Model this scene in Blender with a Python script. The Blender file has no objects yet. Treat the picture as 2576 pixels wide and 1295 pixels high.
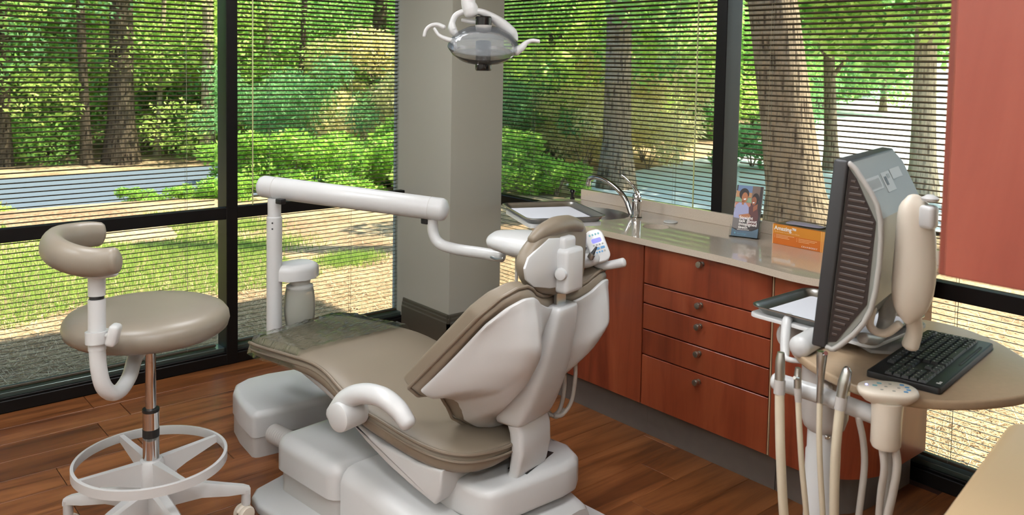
import bpy, bmesh, math, random
from mathutils import Vector, Matrix
random.seed(11)
R = math.radians
scene = bpy.context.scene
COL = scene.collection

# ------------------------------------------------------------------ camera
cam_data = bpy.data.cameras.new('camera')
cam_data.sensor_width = 36.0
cam_data.lens = 30.102
cam_data.shift_y = -0.1388
cam_data.clip_start = 0.05
cam_data.clip_end = 300
cam_data.dof.use_dof = True
cam_data.dof.focus_distance = 3.3
cam_data.dof.aperture_fstop = 5.6
cam = bpy.data.objects.new('camera', cam_data)
COL.objects.link(cam)
cam.matrix_world = Matrix(((0.760977, 0.025313, -0.648285, -3.435), (-0.648535, 0.057048, -0.759044, -4.435), (0.01777, 0.99805, 0.059829, 1.65), (0, 0, 0, 1)))
scene.camera = cam

# ------------------------------------------------------------------ world, sun, exposure
scene.view_settings.view_transform = 'Standard'
scene.view_settings.look = 'None'
scene.view_settings.gamma = 1.0
scene.view_settings.use_curve_mapping = False
scene.view_settings.exposure = 1.08
world = bpy.data.worlds.new('world')
scene.world = world
world.use_nodes = True
wn = world.node_tree
wn.nodes.clear()
w_out = wn.nodes.new('ShaderNodeOutputWorld')
w_bg = wn.nodes.new('ShaderNodeBackground')
w_sky = wn.nodes.new('ShaderNodeTexSky')
w_sky.sky_type = 'HOSEK_WILKIE'
w_sky.turbidity = 6.0
w_sky.sun_direction = (0.55, -0.35, 0.76)
w_bg.inputs['Strength'].default_value = 5.5
wn.links.new(w_sky.outputs[0], w_bg.inputs[0])
wn.links.new(w_bg.outputs[0], w_out.inputs[0])
sun_data = bpy.data.lights.new('sun', 'SUN')
sun_data.energy = 7.0
sun_data.angle = R(0.6)
sun_data.color = (1.0, 0.9, 0.74)
sun = bpy.data.objects.new('sun', sun_data)
sun.rotation_euler = Vector((0.40, -0.32, 0.80)).to_track_quat('Z', 'Y').to_euler()
sun.location = (6, -4, 9)
COL.objects.link(sun)
try:
    scene.cycles.max_bounces = 6
    scene.cycles.diffuse_bounces = 3
    scene.cycles.glossy_bounces = 3
    scene.cycles.transmission_bounces = 4
    scene.cycles.transparent_max_bounces = 12
    scene.cycles.use_adaptive_sampling = True
    scene.cycles.adaptive_threshold = 0.07
    scene.cycles.adaptive_min_samples = 16
    scene.cycles.caustics_reflective = False
    scene.cycles.caustics_refractive = False
    scene.cycles.sample_clamp_indirect = 6.0
except Exception:
    pass

# ------------------------------------------------------------------ materials
def srgb(r, g, b):
    def f(c):
        c /= 255.0
        return c / 12.92 if c <= 0.04045 else ((c + 0.055) / 1.055) ** 2.4
    return (f(r), f(g), f(b), 1.0)

def material(name, col, rough=0.5, metal=0.0, noise=None, bump=0.0, bump_scale=200.0, coat=0.0, spec=0.5, emit=None, alpha=1.0, trans=0.0):
    m = bpy.data.materials.new(name)
    m.use_nodes = True
    nt = m.node_tree
    b = nt.nodes['Principled BSDF']
    b.inputs['Base Color'].default_value = col
    b.inputs['Roughness'].default_value = rough
    b.inputs['Metallic'].default_value = metal
    b.inputs['Coat Weight'].default_value = coat
    b.inputs['Specular IOR Level'].default_value = spec
    b.inputs['Transmission Weight'].default_value = trans
    b.inputs['Alpha'].default_value = alpha
    if emit:
        b.inputs['Emission Color'].default_value = emit[0]
        b.inputs['Emission Strength'].default_value = emit[1]
    tc = nt.nodes.new('ShaderNodeTexCoord')
    if noise:
        col2, scale, sharp = noise
        n = nt.nodes.new('ShaderNodeTexNoise')
        n.inputs['Scale'].default_value = scale
        n.inputs['Detail'].default_value = 4
        nt.links.new(tc.outputs['Object'], n.inputs['Vector'])
        r = nt.nodes.new('ShaderNodeValToRGB')
        r.color_ramp.elements[0].position = 0.5 - sharp
        r.color_ramp.elements[1].position = 0.5 + sharp
        r.color_ramp.elements[0].color = col
        r.color_ramp.elements[1].color = col2
        nt.links.new(n.outputs['Fac'], r.inputs['Fac'])
        nt.links.new(r.outputs['Color'], b.inputs['Base Color'])
    if bump:
        n2 = nt.nodes.new('ShaderNodeTexNoise')
        n2.inputs['Scale'].default_value = bump_scale
        nt.links.new(tc.outputs['Object'], n2.inputs['Vector'])
        bp = nt.nodes.new('ShaderNodeBump')
        bp.inputs['Strength'].default_value = bump
        bp.inputs['Distance'].default_value = 0.002
        nt.links.new(n2.outputs['Fac'], bp.inputs['Height'])
        nt.links.new(bp.outputs['Normal'], b.inputs['Normal'])
    return m

def wood_material(name, dark, mid, light, along, rough, stretch=14.0, scale=5.0, coat=0.0, rnd=0.35):
    """grain running along one object axis; each piece shifted by its own random value"""
    m = bpy.data.materials.new(name)
    m.use_nodes = True
    nt = m.node_tree
    b = nt.nodes['Principled BSDF']
    b.inputs['Roughness'].default_value = rough
    b.inputs['Coat Weight'].default_value = coat
    tc = nt.nodes.new('ShaderNodeTexCoord')
    oi = nt.nodes.new('ShaderNodeObjectInfo')
    mp = nt.nodes.new('ShaderNodeMapping')
    sc = [stretch, stretch, stretch]
    sc[along] = 1.0
    mp.inputs['Scale'].default_value = sc
    mul = nt.nodes.new('ShaderNodeMath'); mul.operation = 'MULTIPLY'; mul.inputs[1].default_value = 37.0
    nt.links.new(oi.outputs['Random'], mul.inputs[0])
    comb = nt.nodes.new('ShaderNodeCombineXYZ')
    for i in range(3):
        nt.links.new(mul.outputs[0], comb.inputs[i])
    nt.links.new(comb.outputs[0], mp.inputs['Location'])
    nt.links.new(tc.outputs['Object'], mp.inputs['Vector'])
    n = nt.nodes.new('ShaderNodeTexNoise')
    n.inputs['Scale'].default_value = scale / 4
    n.inputs['Detail'].default_value = 8
    n.inputs['Roughness'].default_value = 0.62
    n.inputs['Distortion'].default_value = 0.9
    nt.links.new(mp.outputs[0], n.inputs['Vector'])
    r = nt.nodes.new('ShaderNodeValToRGB')
    r.color_ramp.elements[0].position = 0.30
    r.color_ramp.elements[0].color = dark
    e = r.color_ramp.elements.new(0.5); e.color = mid
    r.color_ramp.elements[-1].position = 0.72
    r.color_ramp.elements[-1].color = light
    nt.links.new(n.outputs['Fac'], r.inputs['Fac'])
    hs = nt.nodes.new('ShaderNodeHueSaturation')
    mr = nt.nodes.new('ShaderNodeMapRange')
    mr.inputs['To Min'].default_value = 1 - rnd / 2
    mr.inputs['To Max'].default_value = 1 + rnd / 2
    nt.links.new(oi.outputs['Random'], mr.inputs['Value'])
    nt.links.new(mr.outputs[0], hs.inputs['Value'])
    nt.links.new(r.outputs['Color'], hs.inputs['Color'])
    nt.links.new(hs.outputs['Color'], b.inputs['Base Color'])
    bp = nt.nodes.new('ShaderNodeBump')
    bp.inputs['Strength'].default_value = 0.08
    bp.inputs['Distance'].default_value = 0.001
    nt.links.new(n.outputs['Fac'], bp.inputs['Height'])
    nt.links.new(bp.outputs['Normal'], b.inputs['Normal'])
    return m

def glass_material(name, tint=(0.93, 0.97, 0.95, 1), ior=1.25):
    m = bpy.data.materials.new(name)
    m.use_nodes = True
    nt = m.node_tree
    nt.nodes.clear()
    o = nt.nodes.new('ShaderNodeOutputMaterial')
    t = nt.nodes.new('ShaderNodeBsdfTransparent'); t.inputs[0].default_value = tint
    g = nt.nodes.new('ShaderNodeBsdfGlossy'); g.inputs['Roughness'].default_value = 0.02
    mx = nt.nodes.new('ShaderNodeMixShader')
    fr = nt.nodes.new('ShaderNodeFresnel'); fr.inputs['IOR'].default_value = ior
    nt.links.new(fr.outputs[0], mx.inputs[0])
    nt.links.new(t.outputs[0], mx.inputs[1])
    nt.links.new(g.outputs[0], mx.inputs[2])
    nt.links.new(mx.outputs[0], o.inputs['Surface'])
    return m

def hazy_material(name, col, clear, transl):
    """milky clear plastic: part see-through, part scattering, with a gloss on top"""
    m = bpy.data.materials.new(name)
    m.use_nodes = True
    nt = m.node_tree
    nt.nodes.clear()
    o = nt.nodes.new('ShaderNodeOutputMaterial')
    t = nt.nodes.new('ShaderNodeBsdfTransparent')
    d = nt.nodes.new('ShaderNodeBsdfDiffuse'); d.inputs[0].default_value = col
    tl_ = nt.nodes.new('ShaderNodeBsdfTranslucent'); tl_.inputs[0].default_value = col
    g = nt.nodes.new('ShaderNodeBsdfGlossy'); g.inputs['Roughness'].default_value = 0.12
    a = nt.nodes.new('ShaderNodeMixShader'); a.inputs[0].default_value = transl
    b = nt.nodes.new('ShaderNodeMixShader'); b.inputs[0].default_value = clear
    c = nt.nodes.new('ShaderNodeMixShader')
    fr = nt.nodes.new('ShaderNodeFresnel'); fr.inputs['IOR'].default_value = 1.14
    nt.links.new(d.outputs[0], a.inputs[1]); nt.links.new(tl_.outputs[0], a.inputs[2])
    nt.links.new(a.outputs[0], b.inputs[1]); nt.links.new(t.outputs[0], b.inputs[2])
    nt.links.new(fr.outputs[0], c.inputs[0])
    nt.links.new(b.outputs[0], c.inputs[1]); nt.links.new(g.outputs[0], c.inputs[2])
    nt.links.new(c.outputs[0], o.inputs['Surface'])
    return m

M = {
    'paint': material('taupe wall paint', srgb(172, 169, 157), 0.75, bump=0.05, bump_scale=400),
    'paint_light': material('cream wall paint', srgb(226, 222, 212), 0.8),
    'ceiling': material('white ceiling paint', srgb(228, 226, 220), 0.85),
    'baseboard': material('dark taupe vinyl base', srgb(80, 74, 63), 0.5),
    'black_frame': material('black anodised aluminium', srgb(13, 11, 10), 0.42, noise=(srgb(17, 15, 14), 30, 0.3), spec=0.25),
    'sill_metal': material('greenish clear aluminium sill', srgb(86, 98, 92), 0.28, metal=0.6),
    'slat': material('bronze blind slat', srgb(64, 55, 43), 0.45, metal=0.1),
    'cord': material('pale blind cord', srgb(150, 150, 128), 0.8),
    'wand': material('clear acrylic wand', srgb(190, 196, 140), 0.15, spec=0.6),
    'glass': glass_material('window glass'),
    'cherry': wood_material('cherry wood front', srgb(108, 43, 25), srgb(138, 63, 38), srgb(154, 78, 48), 2, 0.33, stretch=9, scale=3.2, coat=0.15, rnd=0.12),
    'cherry_far': wood_material('cherry wood upper', srgb(122, 52, 38), srgb(138, 64, 48), srgb(150, 76, 58), 2, 0.4, stretch=7, scale=2.5, coat=0.1, rnd=0.05),
    'edge_band': material('pale edge banding', srgb(178, 150, 118), 0.5),
    'carcass': material('dark cabinet carcass', srgb(48, 22, 14), 0.6),
    'toe': material('brown grey toe kick', srgb(108, 99, 92), 0.5, noise=(srgb(102, 93, 87), 20, 0.3)),
    'counter': material('taupe solid surface', srgb(204, 190, 173), 0.10, noise=(srgb(196, 182, 165), 260, 0.1), coat=0.6),
    'knob': material('brushed nickel', srgb(178, 172, 160), 0.3, metal=1.0),
    'chrome': material('chrome', srgb(205, 205, 205), 0.07, metal=1.0),
    'steel': material('stainless tray steel', srgb(190, 190, 186), 0.3, metal=1.0),
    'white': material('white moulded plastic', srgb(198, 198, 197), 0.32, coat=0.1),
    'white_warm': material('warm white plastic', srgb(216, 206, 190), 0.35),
    'white_shadow': material('shaded white and light grey plastic', srgb(182, 178, 174), 0.4),  # white darkened for shade on the chair skirt; also plain grey parts
    'vinyl': material('taupe vinyl upholstery', srgb(129, 117, 101), 0.45, bump=0.06, bump_scale=900),
    'piping': material('taupe vinyl piping', srgb(126, 113, 97), 0.45),
    'vinyl_stool': material('beige vinyl stool upholstery', srgb(132, 122, 108), 0.36),
    'black_plastic': material('black plastic', srgb(30, 30, 31), 0.4),
    'black_gloss': material('black gloss plastic', srgb(18, 18, 19), 0.15),
    'dark_grey': material('charcoal plastic', srgb(52, 53, 55), 0.45),
    'key': material('black key plastic', srgb(38, 40, 42), 0.38),
    'print_white': material('white print', srgb(222, 222, 222), 0.6),
    'grey_plastic': material('grey monitor plastic', srgb(134, 136, 130), 0.4),
    'silver_plastic': material('silver monitor bezel', srgb(172, 170, 165), 0.35),
    'vent_dark': material('dark vent recess', srgb(44, 32, 28), 0.6),
    'vent_slot': material('brown vent bar', srgb(72, 60, 54), 0.4),
    'tabletop': material('tan laminate tabletop', srgb(176, 152, 124), 0.3, noise=(srgb(170, 147, 120), 60, 0.2)),
    'tan_far': material('tan laminate counter', srgb(176, 150, 116), 0.35),
    'paper': material('white paper', srgb(206, 208, 214), 0.8),
    'hose': material('cream silicone hose', srgb(208, 198, 176), 0.45),
    'hose_grey': material('grey silicone hose', srgb(186, 180, 172), 0.45),
    'bottle': hazy_material('frosted bottle plastic', srgb(214, 214, 206), 0.35, 0.5),
    'bottle_cap': material('milky bottle end', srgb(206, 206, 202), 0.4),
    'reflector': hazy_material('clear lamp reflector', srgb(198, 206, 214), 0.80, 0.4),
    'screen_blue': material('lit blue display', srgb(90, 90, 250), 0.4, emit=(srgb(90, 90, 255), 0.9)),
    'led_blue': material('blue led', srgb(120, 130, 255), 0.4, emit=(srgb(120, 130, 255), 4.0)),
    'button_blue': material('blue membrane button', srgb(74, 136, 184), 0.5),
    'button_teal': material('teal membrane button', srgb(112, 168, 178), 0.5),
    'button_grey': material('grey membrane button', srgb(146, 146, 138), 0.5),
    'orange': material('orange printed card', srgb(206, 110, 32), 0.5),
    'orange_light': material('light orange printed stripe', srgb(226, 166, 92), 0.5),
    'orange_text': material('pale orange print', srgb(238, 190, 140), 0.5),
    'white_ink': material('white ink', srgb(240, 236, 230), 0.5),
    'acrylic': glass_material('clear acrylic', (0.92, 0.95, 0.95, 1)),
    'lamp_shield': hazy_material('clear lamp shield', srgb(222, 216, 204), 0.90, 0.4),
    'clear_film': glass_material('clear plastic film', (0.90, 0.94, 0.86, 1)),
    'fill_glow': material('added ceiling fill glow', srgb(255, 248, 238), 0.6, emit=((0.94, 0.97, 1.0, 1), 9.3)),  # glow of the added ceiling fill panels
}

# ------------------------------------------------------------------ mesh builder
def catmull(pts, n=8):
    pts = [Vector(p) for p in pts]
    if len(pts) < 3:
        return pts
    P = [pts[0] * 2 - pts[1]] + pts + [pts[-1] * 2 - pts[-2]]
    out = []
    for i in range(1, len(P) - 2):
        p0, p1, p2, p3 = P[i - 1], P[i], P[i + 1], P[i + 2]
        for k in range(n):
            t = k / n
            out.append(0.5 * ((2 * p1) + (p2 - p0) * t + (2 * p0 - 5 * p1 + 4 * p2 - p3) * t * t + (3 * p1 - p0 - 3 * p2 + p3) * t ** 3))
    out.append(pts[-1])
    return out

def lerp_list(vals, n):
    """stretch a list of numbers over n samples"""
    if not isinstance(vals, (list, tuple)):
        return [vals] * n
    m = len(vals)
    out = []
    for i in range(n):
        x = i * (m - 1) / max(1, n - 1)
        k = min(int(x), m - 2)
        out.append(vals[k] + (vals[k + 1] - vals[k]) * (x - k))
    return out

class B:
    def __init__(self):
        self.v, self.f = [], []
    def add(self, verts, faces, mat4=None):
        o = len(self.v)
        for p in verts:
            p = Vector(p)
            if mat4 is not None:
                p = mat4 @ p
            self.v.append(tuple(p))
        self.f += [tuple(i + o for i in f) for f in faces]
        return self
    def frombm(self, bm, mat4=None):
        bm.verts.index_update()
        self.add([v.co[:] for v in bm.verts], [[v.index for v in f.verts] for f in bm.faces], mat4)
        bm.free()
        return self
    def box(self, c, s, r=0.0, seg=2, mat4=None):
        bm = bmesh.new()
        bmesh.ops.create_cube(bm, size=1.0)
        for v in bm.verts:
            v.co = Vector((c[0] + v.co.x * s[0], c[1] + v.co.y * s[1], c[2] + v.co.z * s[2]))
        if r:
            bmesh.ops.bevel(bm, geom=list(bm.edges), offset=r, segments=seg, profile=0.5, affect='EDGES', clamp_overlap=True)
        return self.frombm(bm, mat4)
    def span(self, x0, x1, y0, y1, z0, z1, r=0.0, seg=2, mat4=None):
        return self.box(((x0 + x1) / 2, (y0 + y1) / 2, (z0 + z1) / 2), (abs(x1 - x0), abs(y1 - y0), abs(z1 - z0)), r, seg, mat4)
    def prism(self, pts, z0, z1, r=0.0, seg=3, mat4=None, rb=None):
        """plan outline extruded upwards, its upper and lower rims rounded"""
        bm = bmesh.new()
        lo = [bm.verts.new((p[0], p[1], z0)) for p in pts]
        hi = [bm.verts.new((p[0], p[1], z1)) for p in pts]
        n = len(pts)
        bm.faces.new(list(reversed(lo))); bm.faces.new(hi)
        for i in range(n):
            bm.faces.new((lo[i], lo[(i + 1) % n], hi[(i + 1) % n], hi[i]))
        bmesh.ops.recalc_face_normals(bm, faces=list(bm.faces))
        if r:
            ed = [e for e in bm.edges if abs(e.verts[0].co.z - z1) < 1e-6 and abs(e.verts[1].co.z - z1) < 1e-6]
            bmesh.ops.bevel(bm, geom=ed, offset=r, segments=seg, profile=0.5, affect='EDGES', clamp_overlap=True)
        if rb:
            ed = [e for e in bm.edges if abs(e.verts[0].co.z - z0) < 1e-6 and abs(e.verts[1].co.z - z0) < 1e-6]
            bmesh.ops.bevel(bm, geom=ed, offset=rb, segments=seg, profile=0.5, affect='EDGES', clamp_overlap=True)
        return self.frombm(bm, mat4)
    def loft(self, rings, cap=True, closed=True):
        n = len(rings[0])
        o = len(self.v)
        for r in rings:
            self.v += [tuple(p) for p in r]
        m = n if closed else n - 1
        for i in range(len(rings) - 1):
            for j in range(m):
                a = o + i * n + j; b = o + i * n + (j + 1) % n
                self.f.append((a, b, b + n, a + n))
        if cap and closed:
            self.f.append(tuple(reversed(range(o, o + n))))
            k = o + (len(rings) - 1) * n
            self.f.append(tuple(range(k, k + n)))
        return self
    def tube(self, path, r, seg=14, smooth=8, flat=1.0, up=None, rounded=True):
        """round (or flattened) bar along a path, radius may vary"""
        P = catmull(path, smooth) if smooth else [Vector(p) for p in path]
        rr = lerp_list(r, len(P))
        rings = []
        t0 = (P[1] - P[0]).normalized()
        u = Vector(up) if up else (Vector((0, 0, 1)) if abs(t0.z) < 0.9 else Vector((1, 0, 0)))
        u = (u - t0 * u.dot(t0)).normalized()
        fr = []
        for i, p in enumerate(P):
            t = (P[min(i + 1, len(P) - 1)] - P[max(i - 1, 0)]).normalized()
            u = (u - t * u.dot(t)).normalized()
            fr.append((p, t, u.copy(), t.cross(u), rr[i]))
        def ring(p, t, u, w, r, k=1.0):
            return [p + u * (math.cos(a) * r * flat * k) + w * (math.sin(a) * r * k) for a in [2 * math.pi * j / seg for j in range(seg)]]
        if rounded:
            p, t, u, w, r0 = fr[0]
            for a in (80, 55, 28):
                rings.append(ring(p - t * (r0 * 0.6 * math.sin(R(a))), t, u, w, r0, math.cos(R(a))))
        for q in fr:
            rings.append(ring(*q))
        if rounded:
            p, t, u, w, r0 = fr[-1]
            for a in (28, 55, 80):
                rings.append(ring(p + t * (r0 * 0.6 * math.sin(R(a))), t, u, w, r0, math.cos(R(a))))
        return self.loft(rings)
    def lathe(self, prof, seg=24, mat4=None):
        """profile of (radius, height) turned about the local z axis"""
        vs, fs = [], []
        n = len(prof)
        for r, z in prof:
            for j in range(seg):
                a = 2 * math.pi * j / seg
                vs.append((r * math.cos(a), r * math.sin(a), z))
        for i in range(n - 1):
            for j in range(seg):
                k = (j + 1) % seg
                fs.append((i * seg + j, i * seg + k, (i + 1) * seg + k, (i + 1) * seg + j))
        fs.append(tuple(reversed(range(seg))))
        fs.append(tuple(range((n - 1) * seg, n * seg)))
        return self.add(vs, fs, mat4)
    def mesh(self, name, smooth=35):
        me = bpy.data.meshes.new(name)
        me.from_pydata(self.v, [], self.f)
        bm = bmesh.new(); bm.from_mesh(me)
        bmesh.ops.recalc_face_normals(bm, faces=list(bm.faces))
        bm.to_mesh(me); bm.free()
        if smooth:
            me.shade_smooth()
            me.set_sharp_from_angle(angle=R(smooth))
        return me
    def obj(self, name, mat, parent=None, smooth=35, subsurf=0):
        return put(name, self.mesh(name, smooth), mat, parent, subsurf)

def put(name, me, mat, parent=None, subsurf=0):
    if not me.materials:
        me.materials.append(M[mat] if isinstance(mat, str) else mat)
    o = bpy.data.objects.new(name, me)
    COL.objects.link(o)
    if parent is not None:
        o.parent = parent
    if subsurf:
        s = o.modifiers.new('smooth', 'SUBSURF'); s.levels = subsurf; s.render_levels = subsurf
    return o

def tag(o, label=None, cat=None, group=None, kind=None):
    if label: o['label'] = label
    if cat: o['category'] = cat
    if group: o['group'] = group
    if kind: o['kind'] = kind
    return o

def thing(name, label, cat, loc=(0, 0, 0), rz=0.0, group=None, kind=None):
    o = bpy.data.objects.new(name, None)
    o.empty_display_size = 0.05
    COL.objects.link(o)
    o.location = loc
    o.rotation_euler = (0, 0, rz)
    return tag(o, label, cat, group, kind)

def axis_mat(origin, direction, up=(0, 0, 1)):
    """matrix whose z axis points along direction"""
    z = Vector(direction).normalized()
    u = Vector(up)
    if abs(z.dot(u)) > 0.98:
        u = Vector((1, 0, 0))
    x = u.cross(z).normalized(); y = z.cross(x)
    return Matrix(((x.x, y.x, z.x, origin[0]), (x.y, y.y, z.y, origin[1]), (x.z, y.z, z.z, origin[2]), (0, 0, 0, 1)))

def rounded_outline(w, h, r, seg=5, cx=0, cy=0):
    pts = []
    for qx, qy, a0 in ((1, 1, 0), (-1, 1, 90), (-1, -1, 180), (1, -1, 270)):
        for k in range(seg + 1):
            a = R(a0 + 90 * k / seg)
            pts.append((cx + qx * (w / 2 - r) + r * math.cos(a), cy + qy * (h / 2 - r) + r * math.sin(a)))
    return pts

def lettering(name, body, size, mat, parent, mat4, extrude=0.0003, align='LEFT', bold=0.0, space=1.0):
    cu = bpy.data.curves.new(name, 'FONT')
    cu.body = body; cu.size = size; cu.extrude = extrude; cu.align_x = align
    cu.offset = bold; cu.space_character = space
    cu.materials.append(M[mat])
    tmp = bpy.data.objects.new(name, cu)
    COL.objects.link(tmp)
    dg = bpy.context.evaluated_depsgraph_get()
    me = bpy.data.meshes.new_from_object(tmp.evaluated_get(dg))
    bpy.data.objects.remove(tmp)
    me.materials.clear()
    o = put(name, me, mat, parent)
    o.matrix_local = mat4
    return o

# ------------------------------------------------------------------ room shell
XW, YW, ZC = -4.75, -5.4, 2.55
floor = tag(B().span(XW, 0.02, YW, 0.02, -0.06, -0.004).obj('floor', 'carcass', smooth=0), 'brown wood plank floor of the treatment room', 'floor', kind='structure')
M['floorwood'] = wood_material('wood floor plank', srgb(76, 40, 20), srgb(124, 74, 40), srgb(156, 100, 58), 0, 0.36, stretch=11, scale=4.5, coat=0.05, rnd=0.14)
plank_full = B().span(-0.61, 0.61, -0.0895, 0.0895, -0.004, 0.0, r=0.0012, seg=1).mesh('plank', 0)
row = 0
y = 0.0 - 0.09
while y > YW:
    x = -(random.random() * 1.2)
    x = XW - 0.6 - random.random() * 1.2
    while x < 0.6:
        cx = x + 0.61
        lo, hi = max(x, XW), min(x + 1.22, 0.0)
        if hi - lo > 0.05:
            if hi - lo > 1.2:
                me = plank_full
            else:
                me = B().span(lo - cx, hi - cx, -0.0895, 0.0895, -0.004, 0.0, r=0.0012, seg=1).mesh('plank', 0)
            o = put('plank', me, 'floorwood', floor)
            o.location = (cx, y, 0.0)
        x += 1.2225
    y -= 0.18
    row += 1

tag(B().span(XW - 0.1, 0.95, YW - 0.1, 0.4, ZC, ZC + 0.12).obj('ceiling', 'ceiling', smooth=0), 'flat white ceiling above the treatment room', 'ceiling', kind='structure')
tag(B().span(XW - 0.12, 0.12, YW - 0.12, YW, 0, ZC).obj('wall_back', 'paint_light', smooth=0), 'plain cream wall behind the viewer', 'wall', kind='structure')
tag(B().span(XW - 0.12, XW, YW, 0.12, 0, ZC).obj('wall_side', 'paint_light', smooth=0), 'plain cream side wall opposite the cabinets', 'wall', kind='structure')
# the corner column: a plastered pier with a moulded base
tag(B().span(-0.511, -0.128, -0.475, 0.13, 0, ZC).obj('column', 'paint', smooth=0), 'square taupe painted column between the two window walls', 'column', kind='structure')
cbase = thing('baseboard_column', 'dark moulded base around the foot of the column', 'baseboard', (-0.511, -0.475, 0), kind='structure')
def base_run(x0, y0, x1, y1, nx, ny, name):
    """moulded strip with three steps, standing proud of the column face"""
    b = B()
    prof = [(0, 0.0), (0.016, 0.0), (0.016, 0.135), (0.012, 0.143), (0.012, 0.158), (0.007, 0.164), (0.007, 0.178), (0.003, 0.185), (0, 0.185)]
    rings = []
    for (x, y, ex) in ((x0, y0, 1), (x1, y1, 1)):
        rings.append([(x + nx * d + (ny * 0), y + ny * d, z) for d, z in prof])
    b.loft(rings)
    b.obj(name, 'baseboard', cbase, smooth=0)
base_run(0, -0.016, 0, 0.475, -1, 0, 'base_strip')
base_run(-0.016, 0, 0.383, 0, 0, -1, 'base_strip')

# ------------------------------------------------------------------ curtain wall windows
def window(name, label, wall, a0, a1, rail, mull):
    """one bay: wall 'L' runs along x at y=0, wall 'R' runs along y at x=0 (a = position along the wall)"""
    w = thing(name, label, 'window', (0, 0, 0), kind='structure')
    def sp(b, p0, p1, q0, q1, z0, z1, r=0.0):
        if wall == 'L':
            return b.span(p0, p1, q0, q1, z0, z1, r, 1)
        return b.span(q0, q1, p0, p1, z0, z1, r, 1)
    lo, hi = min(a0, a1), max(a0, a1)
    sp(B(), lo, hi, 0.0, 0.12, 0.0, 0.058, 0.003).obj('sill_frame', 'black_frame', w)
    sp(B(), lo, hi, 0.030, 0.12, 0.058, 0.086, 0.002).obj('sill_channel', 'sill_metal', w)
    sp(B(), lo, hi, 0.012, 0.026, 0.058, 0.068, 0.002).obj('sill_bead', 'black_frame', w)
    sp(B(), lo, hi, 0.0, 0.045, rail[0], rail[1], 0.003).obj('mid_rail', 'black_frame', w)
    sp(B(), lo, hi, 0.0, 0.12, ZC - 0.06, ZC, 0.003).obj('head_frame', 'black_frame', w)
    for m in mull:
        sp(B(), m - 0.031, m + 0.031, -0.004, 0.12, 0.0, ZC, 0.003).obj('mullion', 'black_frame', w)
    sp(B(), lo, hi, 0.100, 0.106, 0.086, rail[0] + 0.01).obj('pane', 'glass', w, smooth=0)
    sp(B(), lo, hi, 0.100, 0.106, rail[0] + 0.01, ZC - 0.06).obj('pane', 'glass', w, smooth=0)
    return w
RL, RR = (0.793, 0.857), (0.762, 0.826)
window('window_1', 'tall black framed window bay behind the stool', 'L', -3.9, -1.616, RL, (-1.612, -3.9))
window('window_2', 'black framed window bay between the mullion and the column', 'L', -1.616, -0.50, RL, ())
window('window_3', 'black framed window bay behind the sink counter', 'R', -1.951, -0.10, RR, (-1.951,))
window('window_4', 'black framed window bay behind the monitor', 'R', -4.4, -1.951, RR, (-4.4,))
tag(B().span(XW, -3.93, 0.0, 0.12, 0, ZC).obj('wall_left', 'paint', smooth=0), 'taupe wall beyond the left window bay', 'wall', kind='structure')
tag(B().span(0.0, 0.12, YW, -4.43, 0, ZC).obj('wall_right', 'paint', smooth=0), 'taupe wall beyond the right window bay', 'wall', kind='structure')
# unseen roof; eave depths set to shade the ground and keep sun out
tag(B().span(XW - 1, 1.0, YW - 1, 0.45, ZC + 0.13, ZC + 0.3).obj('roof', 'ceiling', smooth=0), 'flat unseen roof slab with eaves sized to shade the windows', 'roof', kind='structure')

# ------------------------------------------------------------------ blinds
PITCH, SW, TILT = 0.0235, 0.0255, R(19)
def blind(label, wall, a0, a1, cords, wand=None, zlo=0.095, cord_pair=True):
    lo, hi = min(a0, a1), max(a0, a1)
    L = hi - lo
    mid = (lo + hi) / 2
    if wall == 'L':
        root = thing('window_blind', label, 'blind', (mid, 0.075, 0), 0.0, 'bronze slatted window blinds')
    else:
        root = thing('window_blind', label, 'blind', (0.075, mid, 0), -R(90), 'bronze slatted window blinds')
    # local x along the wall, local y pointing outwards
    sec = []
    for k in range(5):
        u = (k / 4 - 0.5) * SW
        sec.append((u, 0.0018 * (1 - (2 * u / SW) ** 2)))
    ring = sec + [(u, h - 0.0009) for u, h in reversed(sec)]
    c, s = math.cos(-TILT), math.sin(-TILT)
    ring = [(u * c - h * s, u * s + h * c) for u, h in ring]
    b = B()
    b.loft([[(x, u, h) for u, h in ring] for x in (-L / 2, L / 2)])
    me = b.mesh('slat', 40)
    z = zlo + 0.02
    while z < ZC - 0.13:
        o = put('slat', me, 'slat', root)
        o.location = (0, 0, z)
        z += PITCH
    B().span(-L / 2, L / 2, -0.013, 0.013, ZC - 0.11, ZC - 0.07, 0.002, 1).obj('head_rail', 'slat', root)
    B().span(-L / 2, L / 2, -0.012, 0.012, zlo - 0.006, zlo + 0.008, 0.003, 1).obj('bottom_rail', 'slat', root)
    for a in cords:
        x = (a - mid) if wall == 'L' else -(a - mid)
        cb = B()
        for dy in (-0.0125, 0.0125):
            cb.tube([(x, dy, zlo), (x, dy, ZC - 0.1)], 0.0007, 5, 0, rounded=False)
        cb.tube([(x + 0.006, 0, zlo), (x + 0.006, 0, ZC - 0.1)], 0.0006, 5, 0, rounded=False)
        cb.obj('ladder_cord', 'cord', root)
    if wand:
        x = (wand[0] - mid) if wall == 'L' else -(wand[0] - mid)
        B().tube([(x, -0.062, wand[1]), (x, -0.062, 2.2), (x, -0.014, 2.42)], 0.0038, 6, 0).obj('tilt_wand', 'wand', root)
blind('bronze blind in the bay behind the stool', 'L', -3.85, -1.675, (-1.83, -2.75))
blind('bronze blind between the black mullion and the column', 'L', -1.57, -0.52, (-1.37, -0.85), (-1.49, 0.81))
blind('bronze blind above the sink counter', 'R', -1.905, -0.13, (-0.53, -0.99, -1.63), (-1.80, 0.93))
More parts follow.
